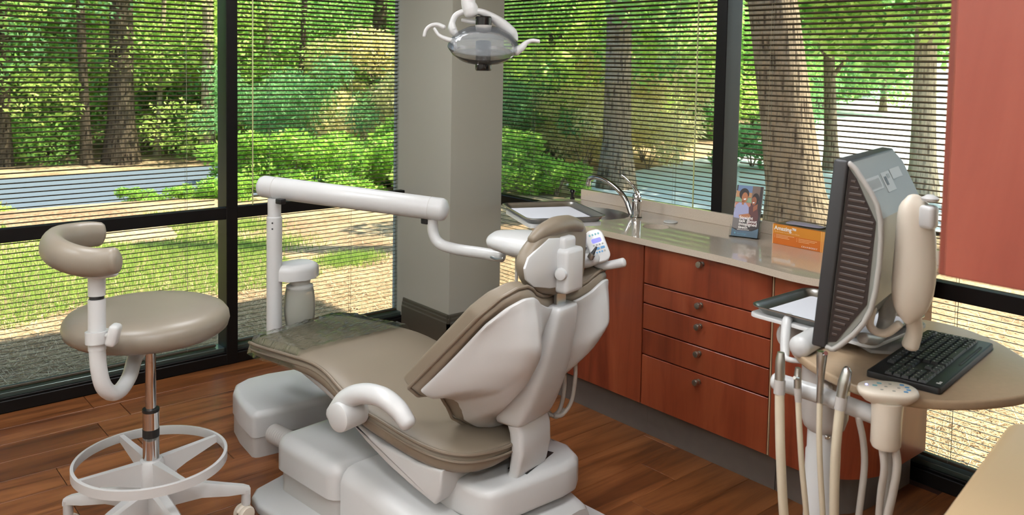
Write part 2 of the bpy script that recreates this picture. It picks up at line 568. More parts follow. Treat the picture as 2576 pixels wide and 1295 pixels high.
blind('bronze blind behind the brochure holder and the monitor', 'R', -4.33, -2.02, (-2.18, -3.05, -3.9))

# ------------------------------------------------------------------ base cabinets along the right window wall
def door_knob(parent, y, z, x=-0.567):
    mt = axis_mat((x, y, z), (-1, 0, 0))
    B().lathe([(0.010, 0.0), (0.010, 0.002), (0.0055, 0.003), (0.0055, 0.014), (0.0125, 0.016), (0.0135, 0.020), (0.0135, 0.030), (0.0115, 0.033), (0.006, 0.0335)], 20, mt).obj('knob', 'knob', parent)

cab1 = thing('sink_cabinet', 'cherry sink cabinet with one plain door behind the dental chair', 'cabinet', (0, 0, 0))
B().span(-0.543, -0.02, -1.984, -1.262, 0.15, 0.715).obj('body', 'carcass', cab1, smooth=0)
B().span(-0.543, -0.50, -1.984, -1.262, 0.715, 0.868).obj('top_stretcher', 'carcass', cab1, smooth=0)
B().span(-0.560, -0.03, -1.262, -1.244, 0.15, 0.868, 0.001, 1).obj('side_panel', 'cherry', cab1)
B().span(-0.565, -0.561, -1.262, -1.244, 0.15, 0.868).obj('edge_strip', 'edge_band', cab1, smooth=0)
B().span(-0.565, -0.545, -1.983, -1.266, 0.155, 0.866, 0.0015, 1).obj('door', 'cherry', cab1)
B().span(-0.510, -0.490, -1.984, -1.25, 0.0, 0.15).obj('toe_kick', 'toe', cab1, smooth=0)

cab2 = thing('drawer_cabinet', 'cherry cabinet of five stacked drawers with round nickel knobs', 'cabinet', (0, 0, 0))
B().span(-0.543, -0.02, -2.634, -1.986, 0.15, 0.868).obj('body', 'carcass', cab2, smooth=0)
for z0, z1, kz in ((0.700, 0.866, 0.842), (0.613, 0.694, 0.671), (0.497, 0.607, 0.582), (0.384, 0.491, 0.468), (0.155, 0.378, 0.349)):
    d = B().span(-0.565, -0.545, -2.627, -1.990, z0, z1, 0.0015, 1).obj('drawer', 'cherry', cab2)
    door_knob(d, -2.302, kz)
B().span(-0.562, -0.546, -2.634, -2.629, 0.155, 0.868).obj('edge_strip', 'edge_band', cab2, smooth=0)
B().span(-0.510, -0.490, -2.636, -1.9845, 0.0, 0.15).obj('toe_kick', 'toe', cab2, smooth=0)

cab3 = thing('end_cabinet', 'cherry end cabinet with a curved front beside the workstation pole', 'cabinet', (0, 0, 0))
def bow(inset):
    pts = [(-0.565 + inset, -2.640), (-0.578 + inset, -2.70), (-0.583 + inset, -2.76), (-0.575 + inset, -2.82), (-0.548 + inset, -2.88), (-0.500 + inset * 0.7, -2.935 + inset * 0.6), (-0.43, -2.975 + inset), (-0.33, -2.995 + inset), (-0.03, -3.0 + inset), (-0.03, -2.640)]
    P = [p[:2] for p in catmull([(a, b, 0) for a, b in pts[:-1]], 4)]
    return P + [(-0.03, -2.640)]
B().prism(bow(0.0), 0.155, 0.868).obj('curved_front', 'cherry', cab3, smooth=50)
B().prism([(a, b) for a, b in bow(0.055)], 0.0, 0.152).obj('toe_kick', 'toe', cab3, smooth=50)

# ------------------------------------------------------------------ worktop with sink and waste opening
def slab_with_holes(outer, holes, z0, z1):
    bm = bmesh.new()
    for loop in [outer] + holes:
        vs = [bm.verts.new((p[0], p[1], z1)) for p in loop]
        for i in range(len(vs)):
            bm.edges.new((vs[i], vs[(i + 1) % len(vs)]))
    bmesh.ops.triangle_fill(bm, use_beauty=True, use_dissolve=False, edges=list(bm.edges))
    top = list(bm.faces)
    ext = bmesh.ops.extrude_face_region(bm, geom=top)
    for g in ext['geom']:
        if isinstance(g, bmesh.types.BMVert):
            g.co.z = z0
    bmesh.ops.recalc_face_normals(bm, faces=list(bm.faces))
    return B().frombm(bm)
def ellipse(cx, cy, rx, ry, n=36):
    return [(cx + rx * math.cos(2 * math.pi * i / n), cy + ry * math.sin(2 * math.pi * i / n)) for i in range(n)]
front = [(-0.585, -1.225), (-0.585, -2.30), (-0.588, -2.42), (-0.598, -2.54), (-0.616, -2.66), (-0.625, -2.75), (-0.615, -2.84), (-0.58, -2.92), (-0.52, -2.98), (-0.42, -3.02), (-0.28, -3.035)]
fr = [(p.x, p.y) for p in catmull([(a, b, 0) for a, b in front[1:]], 5)]
outline = [(-0.012, -0.97), (-0.40, -0.97), (-0.52, -1.02), (-0.575, -1.13), (-0.585, -1.225)] + fr + [(-0.012, -3.035)]
SINK = (-0.29, -1.40, 0.165, 0.205)
WASTE = (-0.315, -1.842, 0.062, 0.062)
worktop = thing('worktop', 'glossy taupe worktop with a low backsplash above the cherry cabinets', 'worktop', (0, 0, 0))
slab_with_holes(outline, [ellipse(*SINK), ellipse(*WASTE)], 0.870, 0.897).obj('slab', 'counter', worktop, smooth=30)
bs = [(p.x, p.y) for p in catmull([(-0.028, -1.055, 0), (-0.028, -2.4, 0), (-0.028, -3.03, 0)], 4)]
B().span(-0.030, -0.012, -3.03, -1.055, 0.897, 0.955, 0.002, 1).obj('backsplash', 'counter', worktop)
sink = thing('sink', 'oval sink bowl sunk in the worktop behind the steel tray', 'sink', (SINK[0], SINK[1], 0.75))
rings = []
for k, z in ((1.0, 0.146), (0.985, 0.12), (0.95, 0.06), (0.85, 0.02), (0.6, 0.004), (0.12, 0.0)):
    rings.append([(SINK[2] * k * math.cos(a), SINK[3] * k * math.sin(a), z) for a in [2 * math.pi * i / 36 for i in range(36)]])
b = B(); b.loft(rings, cap=False); b.f.append(tuple(range(5 * 36, 6 * 36)))
b.obj('bowl', 'steel', sink, smooth=60)
B().lathe([(0.022, 0.001), (0.022, 0.005), (0.012, 0.006), (0.010, 0.003)], 20).obj('drain', 'chrome', sink)
waste = thing('waste_chute', 'round open waste hole in the worktop in front of the tap', 'waste chute', (WASTE[0], WASTE[1], 0.72))
b = B()
rings = [[(0.062 * k * math.cos(a), 0.062 * k * math.sin(a), z) for a in [2 * math.pi * i / 36 for i in range(36)]] for k, z in ((1.0, 0.176), (0.99, 0.10), (0.97, 0.0))]
b.loft(rings, cap=False)
b.f.append(tuple(range(2 * 36, 3 * 36)))
b.obj('liner', 'counter', waste, smooth=60)
tag(B().lathe([(0.030, 0.0), (0.034, 0.002), (0.034, 0.006), (0.028, 0.008), (0.012, 0.0085)], 28, Matrix.Translation((-0.175, -1.815, 0.8972))).obj('clear_cap', 'bottle_cap'), 'small pale round cap lying on the worktop behind the waste hole', 'cap')

# tap
tap = thing('tap', 'chrome single lever tap with an arched spout', 'tap', (-0.226, -1.640, 0.8973))
def tl(p): return (p[0] + 0.226, p[1] + 1.640, p[2] - 0.897)
B().lathe([(0.030, 0.0), (0.031, 0.006), (0.026, 0.010), (0.0245, 0.02), (0.0235, 0.078), (0.0245, 0.082), (0.0245, 0.090), (0.022, 0.094)], 28).obj('body', 'chrome', tap)
B().lathe([(0.022, 0.094), (0.0235, 0.10), (0.020, 0.118), (0.010, 0.128)], 24).obj('cartridge_cap', 'chrome', tap)
B().tube([tl((-0.226, -1.607, 0.9103)), tl((-0.226, -1.565, 0.9846)), tl((-0.226, -1.496, 1.034)), tl((-0.226, -1.417, 1.064)), tl((-0.226, -1.352, 1.069)), tl((-0.226, -1.312, 1.056)), tl((-0.226, -1.304, 1.032))], [0.0125, 0.0125, 0.012, 0.012, 0.012, 0.012], 16).obj('spout', 'chrome', tap)
B().lathe([(0.013, 0.0), (0.014, 0.004), (0.014, 0.018), (0.012, 0.02)], 20, axis_mat(tl((-0.226, -1.304, 1.038)), (0, 0.15, -1))).obj('aerator', 'chrome', tap)
B().tube([tl((-0.226, -1.651, 1)), tl((-0.226, -1.64, 1.026)), tl((-0.226, -1.607, 1.058)), tl((-0.226, -1.567, 1.085)), tl((-0.226, -1.534, 1.1))], [0.018, 0.014, 0.008, 0.006, 0.0065], 14, flat=0.6).obj('lever', 'chrome', tap)
valve = thing('filler_valve', 'small dark metal valve standing at the end of the backsplash', 'valve', (-0.06, -1.02, 0.897))
B().lathe([(0.014, 0.0), (0.014, 0.006), (0.008, 0.010), (0.009, 0.03), (0.016, 0.042), (0.014, 0.05), (0.006, 0.054)], 18).obj('stem', 'black_gloss', valve)
B().tube([(0, 0, 0.04), (0, 0.022, 0.045)], 0.005, 10, 0).obj('nozzle', 'chrome', valve)

# ------------------------------------------------------------------ brochure in its clear holder
bl, br, tp = Vector((-0.214, -2.188, 0.900)), Vector((-0.176, -2.300, 0.900)), Vector((-0.129, -2.188, 1.120))
ax = (br - bl); WB = ax.length; ax.normalize()
upv = (tp - bl); upv = upv - ax * upv.dot(ax); HB = upv.length; upv.normalize()
nv = ax.cross(upv).normalized()
BM = Matrix(((ax.x, upv.x, nv.x, bl.x), (ax.y, upv.y, nv.y, bl.y), (ax.z, upv.z, nv.z, bl.z), (0, 0, 0, 1)))
holder = thing('brochure_holder', 'clear acrylic leaflet holder on the worktop', 'leaflet holder', bl)
HM = Matrix.Translation(-bl) @ BM
B().span(-0.006, WB + 0.006, -0.002, HB * 0.92, -0.022, -0.019, mat4=HM).obj('back_panel', 'acrylic', holder, smooth=0)
lip = [(-0.006, 0.0), (WB + 0.006, 0.0), (WB + 0.008, 0.055), (WB - 0.012, 0.040), (WB * 0.6, 0.028), (WB * 0.25, 0.026), (0.004, 0.040), (-0.006, 0.05)]
B().prism(lip, 0.006, 0.0085, mat4=HM).obj('front_lip', 'acrylic', holder, smooth=0)
B().span(-0.006, WB + 0.006, -0.003, 0.0, -0.022, 0.0085, mat4=HM).obj('shelf', 'acrylic', holder, smooth=0)
B().span(WB + 0.004, WB + 0.007, 0.0, 0.12, -0.022, 0.008, mat4=HM).obj('side_wing', 'acrylic', holder, smooth=0)
B().span(0.0, WB, -0.006, 0.0, -0.030, 0.010, mat4=HM).obj('foot', 'acrylic', holder, smooth=0)

bro = thing('brochure', 'dental brochure showing a smiling couple, in the clear holder', 'brochure', bl)
def flat(name, pts, mat, k, parent=None):
    """printed shape lying on the brochure cover, each layer a hair above the one below"""
    z = 0.0004 + 0.00006 * k
    P = [HM @ Vector((x * WB, y * HB, z)) for x, y in pts]
    b = B(); b.v = [tuple(p) for p in P]; b.f = [tuple(range(len(P)))]
    return b.obj(name, mat, parent or bro, smooth=0)
for nm, c in (('bro_dark', (44, 30, 30)), ('bro_blue', (104, 124, 146)), ('bro_skyblue', (108, 132, 170)), ('bro_tan', (190, 140, 96)), ('bro_green', (132, 158, 128)), ('bro_salmon', (190, 128, 106)), ('bro_wood', (120, 100, 90)), ('bro_hair', (34, 22, 20)), ('bro_skin', (176, 112, 72)), ('bro_skin2', (150, 86, 56)), ('bro_shirt', (158, 160, 196)), ('bro_maroon', (92, 44, 44)), ('bro_grey', (112, 104, 102)), ('bro_link', (120, 176, 208))):
    M[nm] = material(nm, srgb(*c), 0.35)
B().span(0, WB, 0.0, HB, -0.010, 0.0, mat4=HM).obj('pages', 'bro_dark', bro, smooth=0)
flat('printed_panel', [(0, 0), (1, 0), (1, 1), (0, 1)], 'bro_dark', 0)
flat('printed_panel', [(0.05, 0.88), (0.62, 0.86), (0.62, 1.0), (0.05, 1.0)], 'bro_skyblue', 1)
flat('printed_panel', [(0.0, 0.76), (0.62, 0.76), (0.62, 0.87), (0.0, 0.89)], 'bro_tan', 1)
flat('printed_panel', [(0.0, 0.66), (0.62, 0.66), (0.62, 0.77), (0.0, 0.77)], 'bro_green', 1)
flat('printed_panel', [(0.0, 0.56), (0.60, 0.56), (0.60, 0.67), (0.0, 0.67)], 'bro_salmon', 1)
flat('printed_panel', [(0.60, 0.72), (0.88, 0.70), (0.90, 1.0), (0.60, 1.0)], 'bro_wood', 2)
flat('printed_panel', [(0.0, 0.16), (0.3, 0.14), (0.35, 0.40), (0.0, 0.44)], 'bro_grey', 2)
E2 = lambda cx, cy, rx, ry: [(cx + rx * math.cos(2 * math.pi * i / 24), cy + ry * math.sin(2 * math.pi * i / 24)) for i in range(24)]
flat('printed_figure', [(0.62, 0.62), (0.72, 0.66), (0.86, 0.60), (0.94, 0.42), (0.90, 0.22), (0.56, 0.22), (0.54, 0.58)], 'bro_maroon', 3)
flat('printed_figure', [(0.70, 0.60), (0.86, 0.66), (0.86, 0.56), (0.72, 0.50)], 'bro_skin2', 4)
flat('printed_figure', E2(0.76, 0.76, 0.13, 0.105), 'bro_hair', 5)
flat('printed_figure', E2(0.71, 0.71, 0.095, 0.085), 'bro_skin2', 6)
flat('printed_figure', [(0.04, 0.60), (0.16, 0.66), (0.40, 0.66), (0.54, 0.58), (0.58, 0.40), (0.50, 0.34), (0.02, 0.36), (-0.0, 0.44)], 'bro_shirt', 7)
flat('printed_figure', E2(0.31, 0.83, 0.185, 0.115), 'bro_hair', 8)
flat('printed_figure', E2(0.345, 0.765, 0.115, 0.10), 'bro_skin', 9)
flat('printed_figure', [(0.24, 0.70), (0.36, 0.70), (0.34, 0.62), (0.27, 0.62)], 'bro_skin', 9)
flat('printed_figure', [(0.30, 0.735), (0.40, 0.75), (0.39, 0.72), (0.33, 0.715)], 'white_ink', 10)
flat('printed_figure', [(0.66, 0.685), (0.74, 0.69), (0.72, 0.665), (0.67, 0.665)], 'white_ink', 10)
flat('printed_figure', [(0.20, 0.415), (0.56, 0.46), (0.66, 0.42), (0.60, 0.375), (0.24, 0.355)], 'bro_skin', 10)
flat('printed_panel', [(0, 0), (1, 0), (1, 0.19), (0.88, 0.155), (0.75, 0.125), (0.2, 0.115), (0.0, 0.155)], 'bro_blue', 11)
flat('printed_panel', [(0.20, 0.128), (0.66, 0.138), (0.66, 0.146), (0.20, 0.136)], 'white_ink', 12)
for i, t in enumerate(('Straight', 'talk about', 'misaligned', 'teeth')):
    lettering('lettering', t, 0.0195, 'white_ink', bro, HM @ Matrix.Translation((0.24 * WB, (0.345 - 0.062 * i) * HB, 0.0012)), bold=0.0003)
lettering('lettering', 'invisalign', 0.0120, 'bro_link', bro, HM @ Matrix.Translation((0.22 * WB, 0.045 * HB, 0.0014)))
flat('printed_emblem', E2(0.14, 0.065, 0.035, 0.018), 'bro_link', 12)

# ------------------------------------------------------------------ box of gloves
gb = thing('glove_box', 'orange cardboard box of examination gloves beside the brochure holder', 'glove box', (-0.19, -2.384, 0.8972))
GW, GH, GD = 0.315, 0.086, 0.125
# local: x into the worktop (+x world), y negative to the viewer's right
B().span(0, GD, -GW, 0, 0, GH, 0.0015, 1).obj('carton', 'orange', gb)
gf = Matrix(((0, 0, -1, -0.0003), (-1, 0, 0, 0), (0, 1, 0, 0), (0, 0, 0, 1)))   # text x -> -y, text y -> z
def gflat(name, x0, x1, y0, y1, mat, k=1):
    b = B(); b.v = [tuple(gf @ Vector((x, y, 0.00015 * k))) for x, y in ((x0, y0), (x1, y0), (x1, y1), (x0, y1))]; b.f = [(0, 1, 2, 3)]
    return b.obj(name, mat, gb, smooth=0)
gflat('printed_band', 0.0, GW, 0.045, GH - 0.001, material('amber printed card', srgb(210, 136, 40), 0.5))
for i in range(3):
    gflat('printed_stripe', 0.226 + i * 0.0075, 0.231 + i * 0.0075, 0.0, GH, 'orange_light', 2)
gflat('side_edge', 0.0, 0.0035, 0.0, GH, 'orange_text', 2)
TT = lambda x, y: gf @ Matrix.Translation((x, y, 0.0006))
lettering('lettering', 'Amazing\u2122', 0.024, 'white_ink', gb, TT(0.009, 0.062), bold=0.0006)
lettering('lettering', 'Nitrile Powder Free Examination Gloves', 0.0072, 'orange_text', gb, TT(0.010, 0.052))
for i in range(3):
    gflat('printed_line', 0.018, (0.105, 0.076, 0.082)[i], 0.0425 - i * 0.006, 0.0405 - i * 0.006, 'orange_text', 3)
    gflat('printed_line', 0.011, 0.0135, 0.0430 - i * 0.006, 0.0402 - i * 0.006, 'orange_text', 3)
    gflat('printed_line', 0.125, (0.210, 0.200, 0.175)[i], 0.0395 - i * 0.006, 0.0375 - i * 0.006, 'orange_text', 3)
    gflat('printed_line', 0.116, 0.1185, 0.0400 - i * 0.006, 0.0372 - i * 0.006, 'orange_text', 3)
lettering('lettering', 'CRANBERRY', 0.0095, 'white_ink', gb, TT(0.140, 0.006), space=1.5)
lettering('lettering', 'S', 0.022, 'white_ink', gb, TT(0.267, 0.047), bold=0.0006)
for (x0, x1, y0, y1) in ((0.258, 0.260, 0.040, 0.070), (0.258, 0.290, 0.068, 0.070), (0.288, 0.290, 0.040, 0.070)):
    gflat('printed_frame', x0, x1, y0, y1, 'orange_text', 3)
lettering('lettering', 'Small', 0.0065, 'orange_text', gb, TT(0.262, 0.034))
lettering('lettering', '100 gloves', 0.006, 'white_ink', gb, TT(0.258, 0.008))
b = B()
P = [(0.018, -0.03, 0), (0.06, -0.05, 0.012), (0.10, -0.03, 0.004), (0.02, -0.12, 0.006), (0.06, -0.13, 0.020), (0.105, -0.12, 0.006), (0.02, -0.22, 0.004), (0.06, -0.21, 0.012), (0.10, -0.22, 0.0)]
b.add([(x, y, GH + 0.001 + z) for x, y, z in P], [(0, 1, 4, 3), (1, 2, 5, 4), (3, 4, 7, 6), (4, 5, 8, 7)])
b.obj('opening_film', material('pale violet glove film', srgb(168, 164, 178), 0.3), gb, subsurf=2)
B().span(0.006, GD - 0.006, -GW + 0.006, -0.006, GH, GH + 0.0008).obj('top_print', material('olive box top', srgb(120, 112, 84), 0.5), gb, smooth=0)

# ------------------------------------------------------------------ dental chair (local x = towards the head end, y = across, z = up)
CH = (-1.66, -1.85, 0.0)
CHR = R(-77)
chair = thing('dental_chair', 'taupe upholstered dental chair with white plastic shells, backrest turned to the viewer', 'dental chair', CH, CHR)
r7 = Matrix.Rotation(R(-7), 4, 'Z')

def rrect(x0, x1, y0, y1, r, seg=5):
    return rounded_outline(x1 - x0, y1 - y0, r, seg, (x0 + x1) / 2, (y0 + y1) / 2)

# floor base
plate = [(-0.50, -0.27), (-0.47, -0.40), (-0.43, -0.44), (-0.35, -0.46), (0.62, -0.40), (0.62, 0.40), (-0.35, 0.44), (-0.47, 0.38), (-0.50, 0.25)]
B().prism(plate, 0.0, 0.030, 0.012, mat4=r7).obj('base_plate', 'white', chair)
B().prism(rrect(-0.42, -0.035, -0.335, 0.33, 0.05), 0.03, 0.112, mat4=r7).obj('base_skirt', 'white_shadow', chair)  # shade below the cover painted as a greyer white
B().prism(rrect(-0.435, -0.030, -0.350, 0.345, 0.06), 0.114, 0.238, 0.045, 5, mat4=r7).obj('base_cover', 'white', chair)
# second, lower cover running back under the seat, its top falling towards the head end
rings = []
for s, zt, hw in ((-0.024, 0.236, 0.33), (0.02, 0.236, 0.335), (0.2, 0.205, 0.325), (0.42, 0.165, 0.31), (0.58, 0.13, 0.29), (0.60, 0.12, 0.28)):
    e = 0.05
    ring = [(s, -hw, 0.03), (s, -hw, zt - e), (s, -hw + 0.012, zt - e * 0.45), (s, -hw + 0.03, zt - e * 0.12), (s, -hw + 0.06, zt), (s, hw - 0.06, zt), (s, hw - 0.03, zt - e * 0.12), (s, hw - 0.012, zt - e * 0.45), (s, hw, zt - e), (s, hw, 0.03)]
    rings.append([tuple(r7 @ Vector(p)) for p in ring])
B().loft(rings).obj('rear_cover', 'white', chair, smooth=50)
# corrugated hose from the floor box into the base
n = 40
A0, A1 = Vector((-0.70, -0.115, 0.115)), Vector((-0.40, -0.16, 0.135))
pth = [A0.lerp(A1, i / n) for i in range(n + 1)]
B().tube([tuple(p) for p in pth], [0.040 if i % 2 else 0.036 for i in range(n + 1)], 20, 0, rounded=False).obj('corrugated_hose', 'white_shadow', chair, smooth=20)

# white pan under the leg rest and the side shroud
rings = []
for s, z0, z1, w in ((-0.60, 0.462, 0.475, 0.15), (-0.45, 0.432, 0.472, 0.19), (-0.28, 0.388, 0.468, 0.215), (-0.12, 0.335, 0.44, 0.235), (0.02, 0.29, 0.39, 0.25), (0.2, 0.25, 0.36, 0.255), (0.34, 0.24, 0.345, 0.25)):
    m = (z0 + z1) / 2
    rings.append([(s, -w, z1), (s, -w, m), (s, -w * 0.9, z0 + (m - z0) * 0.35), (s, -w * 0.72, z0), (s, w * 0.72, z0), (s, w * 0.9, z0 + (m - z0) * 0.35), (s, w, m), (s, w, z1)])
B().loft(rings).obj('seat_pan', 'white', chair, smooth=50, subsurf=1)
out = [(-0.1099, -0.275, 0.4475), (-0.0326, -0.275, 0.3934), (0.0846, -0.275, 0.3555), (0.2503, -0.275, 0.338), (0.368, -0.275, 0.3442), (0.3593, -0.275, 0.2585), (0.3343, -0.275, 0.2199), (0.2338, -0.275, 0.2493), (0.1232, -0.275, 0.2892), (0.0173, -0.275, 0.3393), (-0.0768, -0.275, 0.3958)]
bm = bmesh.new()
lo = [bm.verts.new((p[0], -0.285, p[2])) for p in out]
hi = [bm.verts.new((p[0], 0.285, p[2])) for p in out]
bm.faces.new(lo); bm.faces.new(list(reversed(hi)))
for i in range(len(out)):
    j = (i + 1) % len(out)
    bm.faces.new((lo[i], hi[i], hi[j], lo[j]))
bmesh.ops.recalc_face_normals(bm, faces=list(bm.faces))
ed = [e for e in bm.edges if abs(e.verts[0].co.y - e.verts[1].co.y) < 1e-6]
bmesh.ops.bevel(bm, geom=ed, offset=0.016, segments=3, profile=0.5, affect='EDGES', clamp_overlap=True)
B().frombm(bm).obj('side_shroud', 'white', chair, smooth=45)

# rear lift housing with the slot that takes the back arm
B().prism([(0.285, -0.205), (0.46, -0.215), (0.50, -0.20), (0.525, -0.15), (0.585, 0.10), (0.590, 0.17), (0.57, 0.215), (0.50, 0.262), (0.42, 0.27), (0.285, 0.25)], 0.165, 0.283, 0.028, 4, rb=0.02).obj('lift_housing', 'white', chair, smooth=50)
B().span(0.44, 0.515, -0.085, 0.105, 0.2832, 0.2845, mat4=Matrix.Rotation(R(6), 4, 'Z')).obj('arm_slot', 'black_plastic', chair, smooth=0)
B().lathe([(0.075, 0.03), (0.075, 0.17)], 28, Matrix.Translation((0.43, 0.16, 0))).obj('lift_post', 'white_warm', chair)

def slab_loft(stations, bev=0.3):
    """stack of rounded rectangles: (z, s_front, s_back, t0, t1)"""
    rings = []
    for z, sf, sb, t0, t1 in stations:
        cx, cy, w, h = (sf + sb) / 2, (t0 + t1) / 2, sb - sf, t1 - t0
        r = min(w, h) * bev
        rings.append([(x, y, z) for x, y in rounded_outline(w, h, r, 3, cx, cy)])
    return B().loft(rings)
slab_loft([(0.235, 0.452, 0.492, -0.078, 0.095), (0.30, 0.478, 0.520, -0.08, 0.095), (0.37, 0.486, 0.536, -0.082, 0.094), (0.43, 0.478, 0.535, -0.085, 0.092), (0.475, 0.462, 0.522, -0.088, 0.09)]).obj('back_arm', 'white', chair, smooth=50)
slab_loft([(0.452, 0.42, 0.512, -0.085, 0.088), (0.462, 0.42, 0.535, -0.095, 0.092), (0.50, 0.43, 0.556, -0.100, 0.094), (0.56, 0.45, 0.585, -0.102, 0.092), (0.64, 0.48, 0.612, -0.094, 0.088), (0.74, 0.52, 0.636, -0.080, 0.080), (0.83, 0.56, 0.652, -0.066, 0.068), (0.868, 0.58, 0.656, -0.060, 0.062), (0.876, 0.59, 0.650, -0.054, 0.056)], 0.22).obj('spine_cover', 'white', chair, smooth=50, subsurf=1)

# seat and leg cushion
def cushion_ring(s, zt, w, th):
    pts = []
    for k in range(28):
        a = 2 * math.pi * k / 28
        c, si = math.cos(a), math.sin(a)
        e = 0.42
        t = w * math.copysign(abs(c) ** e, c)
        z = (th / 2) * math.copysign(abs(si) ** 0.62, si)
        if si > 0:
            z -= 0.010 * max(0, 1 - (t / w) ** 2)       # dished top
        pts.append((s, t, zt - th / 2 + z))
    return pts
seat_st_old = [(-0.725, 0.528, 0.17, 0.03), (-0.715, 0.538, 0.215, 0.06), (-0.685, 0.547, 0.245, 0.078), (-0.60, 0.553, 0.262, 0.082), (-0.45, 0.559, 0.266, 0.085), (-0.30, 0.563, 0.270, 0.09), (-0.20, 0.553, 0.282, 0.10), (-0.10, 0.522, 0.300, 0.105), (0.0, 0.487, 0.312, 0.105), (0.12, 0.466, 0.314, 0.105), (0.28, 0.448, 0.312, 0.105), (0.42, 0.432, 0.300, 0.10), (0.50, 0.426, 0.272, 0.09), (0.55, 0.428, 0.21, 0.07), (0.565, 0.425, 0.15, 0.04)]
seat_st = seat_st_old[:10] + [(0.22, 0.446, 0.312, 0.108), (0.32, 0.430, 0.302, 0.108), (0.39, 0.420, 0.276, 0.105), (0.44, 0.414, 0.23, 0.095), (0.475, 0.411, 0.16, 0.075), (0.488, 0.408, 0.10, 0.04)]
B().loft([cushion_ring(*q) for q in seat_st]).obj('seat_cushion', 'vinyl', chair, smooth=60, subsurf=1)
for dz, rad in ((0.016, 0.0062), (0.040, 0.0045)):
    pth = [(s, -w * 0.992, zt - dz) for s, zt, w, th in seat_st[2:14]] + [(0.480, -0.15, 0.412 - dz), (0.494, -0.06, 0.411 - dz), (0.496, 0.04, 0.411 - dz)]
    B().tube(pth, rad, 8, 5).obj('piping', 'piping', chair)
# crumpled clear film over the foot end
film_mat = glass_material('crinkled clear film', (0.93, 0.96, 0.90, 1), 1.45)
fnt = film_mat.node_tree
fb = fnt.nodes.new('ShaderNodeBump'); fb.inputs['Strength'].default_value = 1.0; fb.inputs['Distance'].default_value = 0.012
fn = fnt.nodes.new('ShaderNodeTexNoise'); fn.inputs['Scale'].default_value = 16; fn.inputs['Detail'].default_value = 5; fn.inputs['Distortion'].default_value = 1.2
fc = fnt.nodes.new('ShaderNodeTexCoord'); fm = fnt.nodes.new('ShaderNodeMapping'); fm.inputs['Scale'].default_value = (2.2, 0.7, 1.0)
fnt.links.new(fc.outputs['Object'], fm.inputs['Vector']); fnt.links.new(fm.outputs[0], fn.inputs['Vector'])
fnt.links.new(fn.outputs['Fac'], fb.inputs['Height'])
for nd in list(fnt.nodes):
    if nd.type in ('BSDF_GLOSSY', 'FRESNEL'):
        fnt.links.new(fb.outputs['Normal'], nd.inputs['Normal'])
    if nd.type == 'BSDF_GLOSSY':
        nd.inputs['Roughness'].default_value = 0.10
b = B()
NX, NY = 34, 30
rng = random.Random(3)
for i in range(NX + 1):
    s = -0.735 + 0.40 * i / NX
    st = seat_st
    k = max(j for j in range(len(st)) if st[j][0] <= max(s, st[0][0]))
    k = min(k, len(st) - 2)
    f = min(1, max(0, (s - st[k][0]) / (st[k + 1][0] - st[k][0])))
    zt = st[k][1] + (st[k + 1][1] - st[k][1]) * f
    w = st[k][2] + (st[k + 1][2] - st[k][2]) * f + 0.006
    for j in range(NY + 1):
        v = -1.0 + 2.0 * j / NY
        drop = 0.0 if abs(v) < 0.9 else (abs(v) - 0.9) * 0.7
        b.v.append((s + 0.05 * v * (i / NX) , v * w, zt + 0.005 - drop + 0.006 * rng.random() * math.sin(j * 1.7 + i * 0.35)))
for i in range(NX):
    for j in range(NY):
        a = i * (NY + 1) + j
        b.f.append((a, a + 1, a + NY + 2, a + NY + 1))
b.obj('film_cover', film_mat, chair, smooth=60)

# backrest: curved white shell with a taupe cushion in front
SB = [(-0.315, 0.298, 0.592), (-0.285, 0.313, 0.563), (-0.25, 0.330, 0.560), (-0.21, 0.344, 0.545), (-0.18, 0.345, 0.503), (-0.15, 0.342, 0.455), (-0.10, 0.355, 0.418), (-0.05, 0.385, 0.408), (0.0, 0.400, 0.405)]
ST = [(-0.315, 0.565, 0.862), (-0.285, 0.626, 0.922), (-0.25, 0.658, 0.947), (-0.21, 0.664, 0.945), (-0.18, 0.660, 0.930), (-0.15, 0.652, 0.908), (-0.10, 0.640, 0.886), (-0.05, 0.628, 0.872), (0.0, 0.622, 0.868)]
SB = SB + [(-t, s, z) for t, s, z in reversed(SB[:-1])]
ST = ST + [(-t, s, z) for t, s, z in reversed(ST[:-1])]
def finer(P, k=3):
    out = []
    for a, b in zip(P[:-1], P[1:]):
        for i in range(k):
            f = i / k
            out.append(tuple(a[j] + (b[j] - a[j]) * f for j in range(3)))
    return out + [P[-1]]
SB, ST = finer(SB), finer(ST)
NV = 18
def table(x, T):
    for (x0, y0), (x1, y1) in zip(T[:-1], T[1:]):
        if x <= x1:
            return y0 + (y1 - y0) * (x - x0) / (x1 - x0)
    return T[-1][1]
def back_point(i, v, fwd=0.0, grow=0.0):
    t, s0, z0 = SB[i]; _, s1, z1 = ST[i]
    v2 = -grow + v * (1 + 2 * grow)
    z1 -= 0.14 * max(0.0, t)                                   # the chair back sits slightly out of level
    s = s0 + (s1 - s0) * v2; z = z0 + (z1 - z0) * v2
    q = t / 0.315
    vc = min(1, max(0, v))
    lobe = math.sin(math.pi * min(1, abs(q) * (1.0 if fwd < 0.016 else 1.10)) ** 1.7) * (1.0 if fwd < 0.016 else 0.9)          # two lobes either side of the spine
    s += 0.148 * lobe * table(vc, ((0, 0), (0.08, 0.5), (0.2, 0.95), (0.4, 1.12), (0.6, 1.0), (0.8, 0.52), (0.95, 0.10), (1, 0)))
    s -= 0.89 * fwd
    z += 0.45 * fwd
    return (s, t * (1 + grow * 0.9), z)
def sheet(fwd, grow):
    return [[back_point(i, v / NV, fwd, grow) for v in range(NV + 1)] for i in range(len(SB))]
b = B()
outer, inner = sheet(0.0, 0.0), sheet(0.014, -0.006)
ring_loft = []
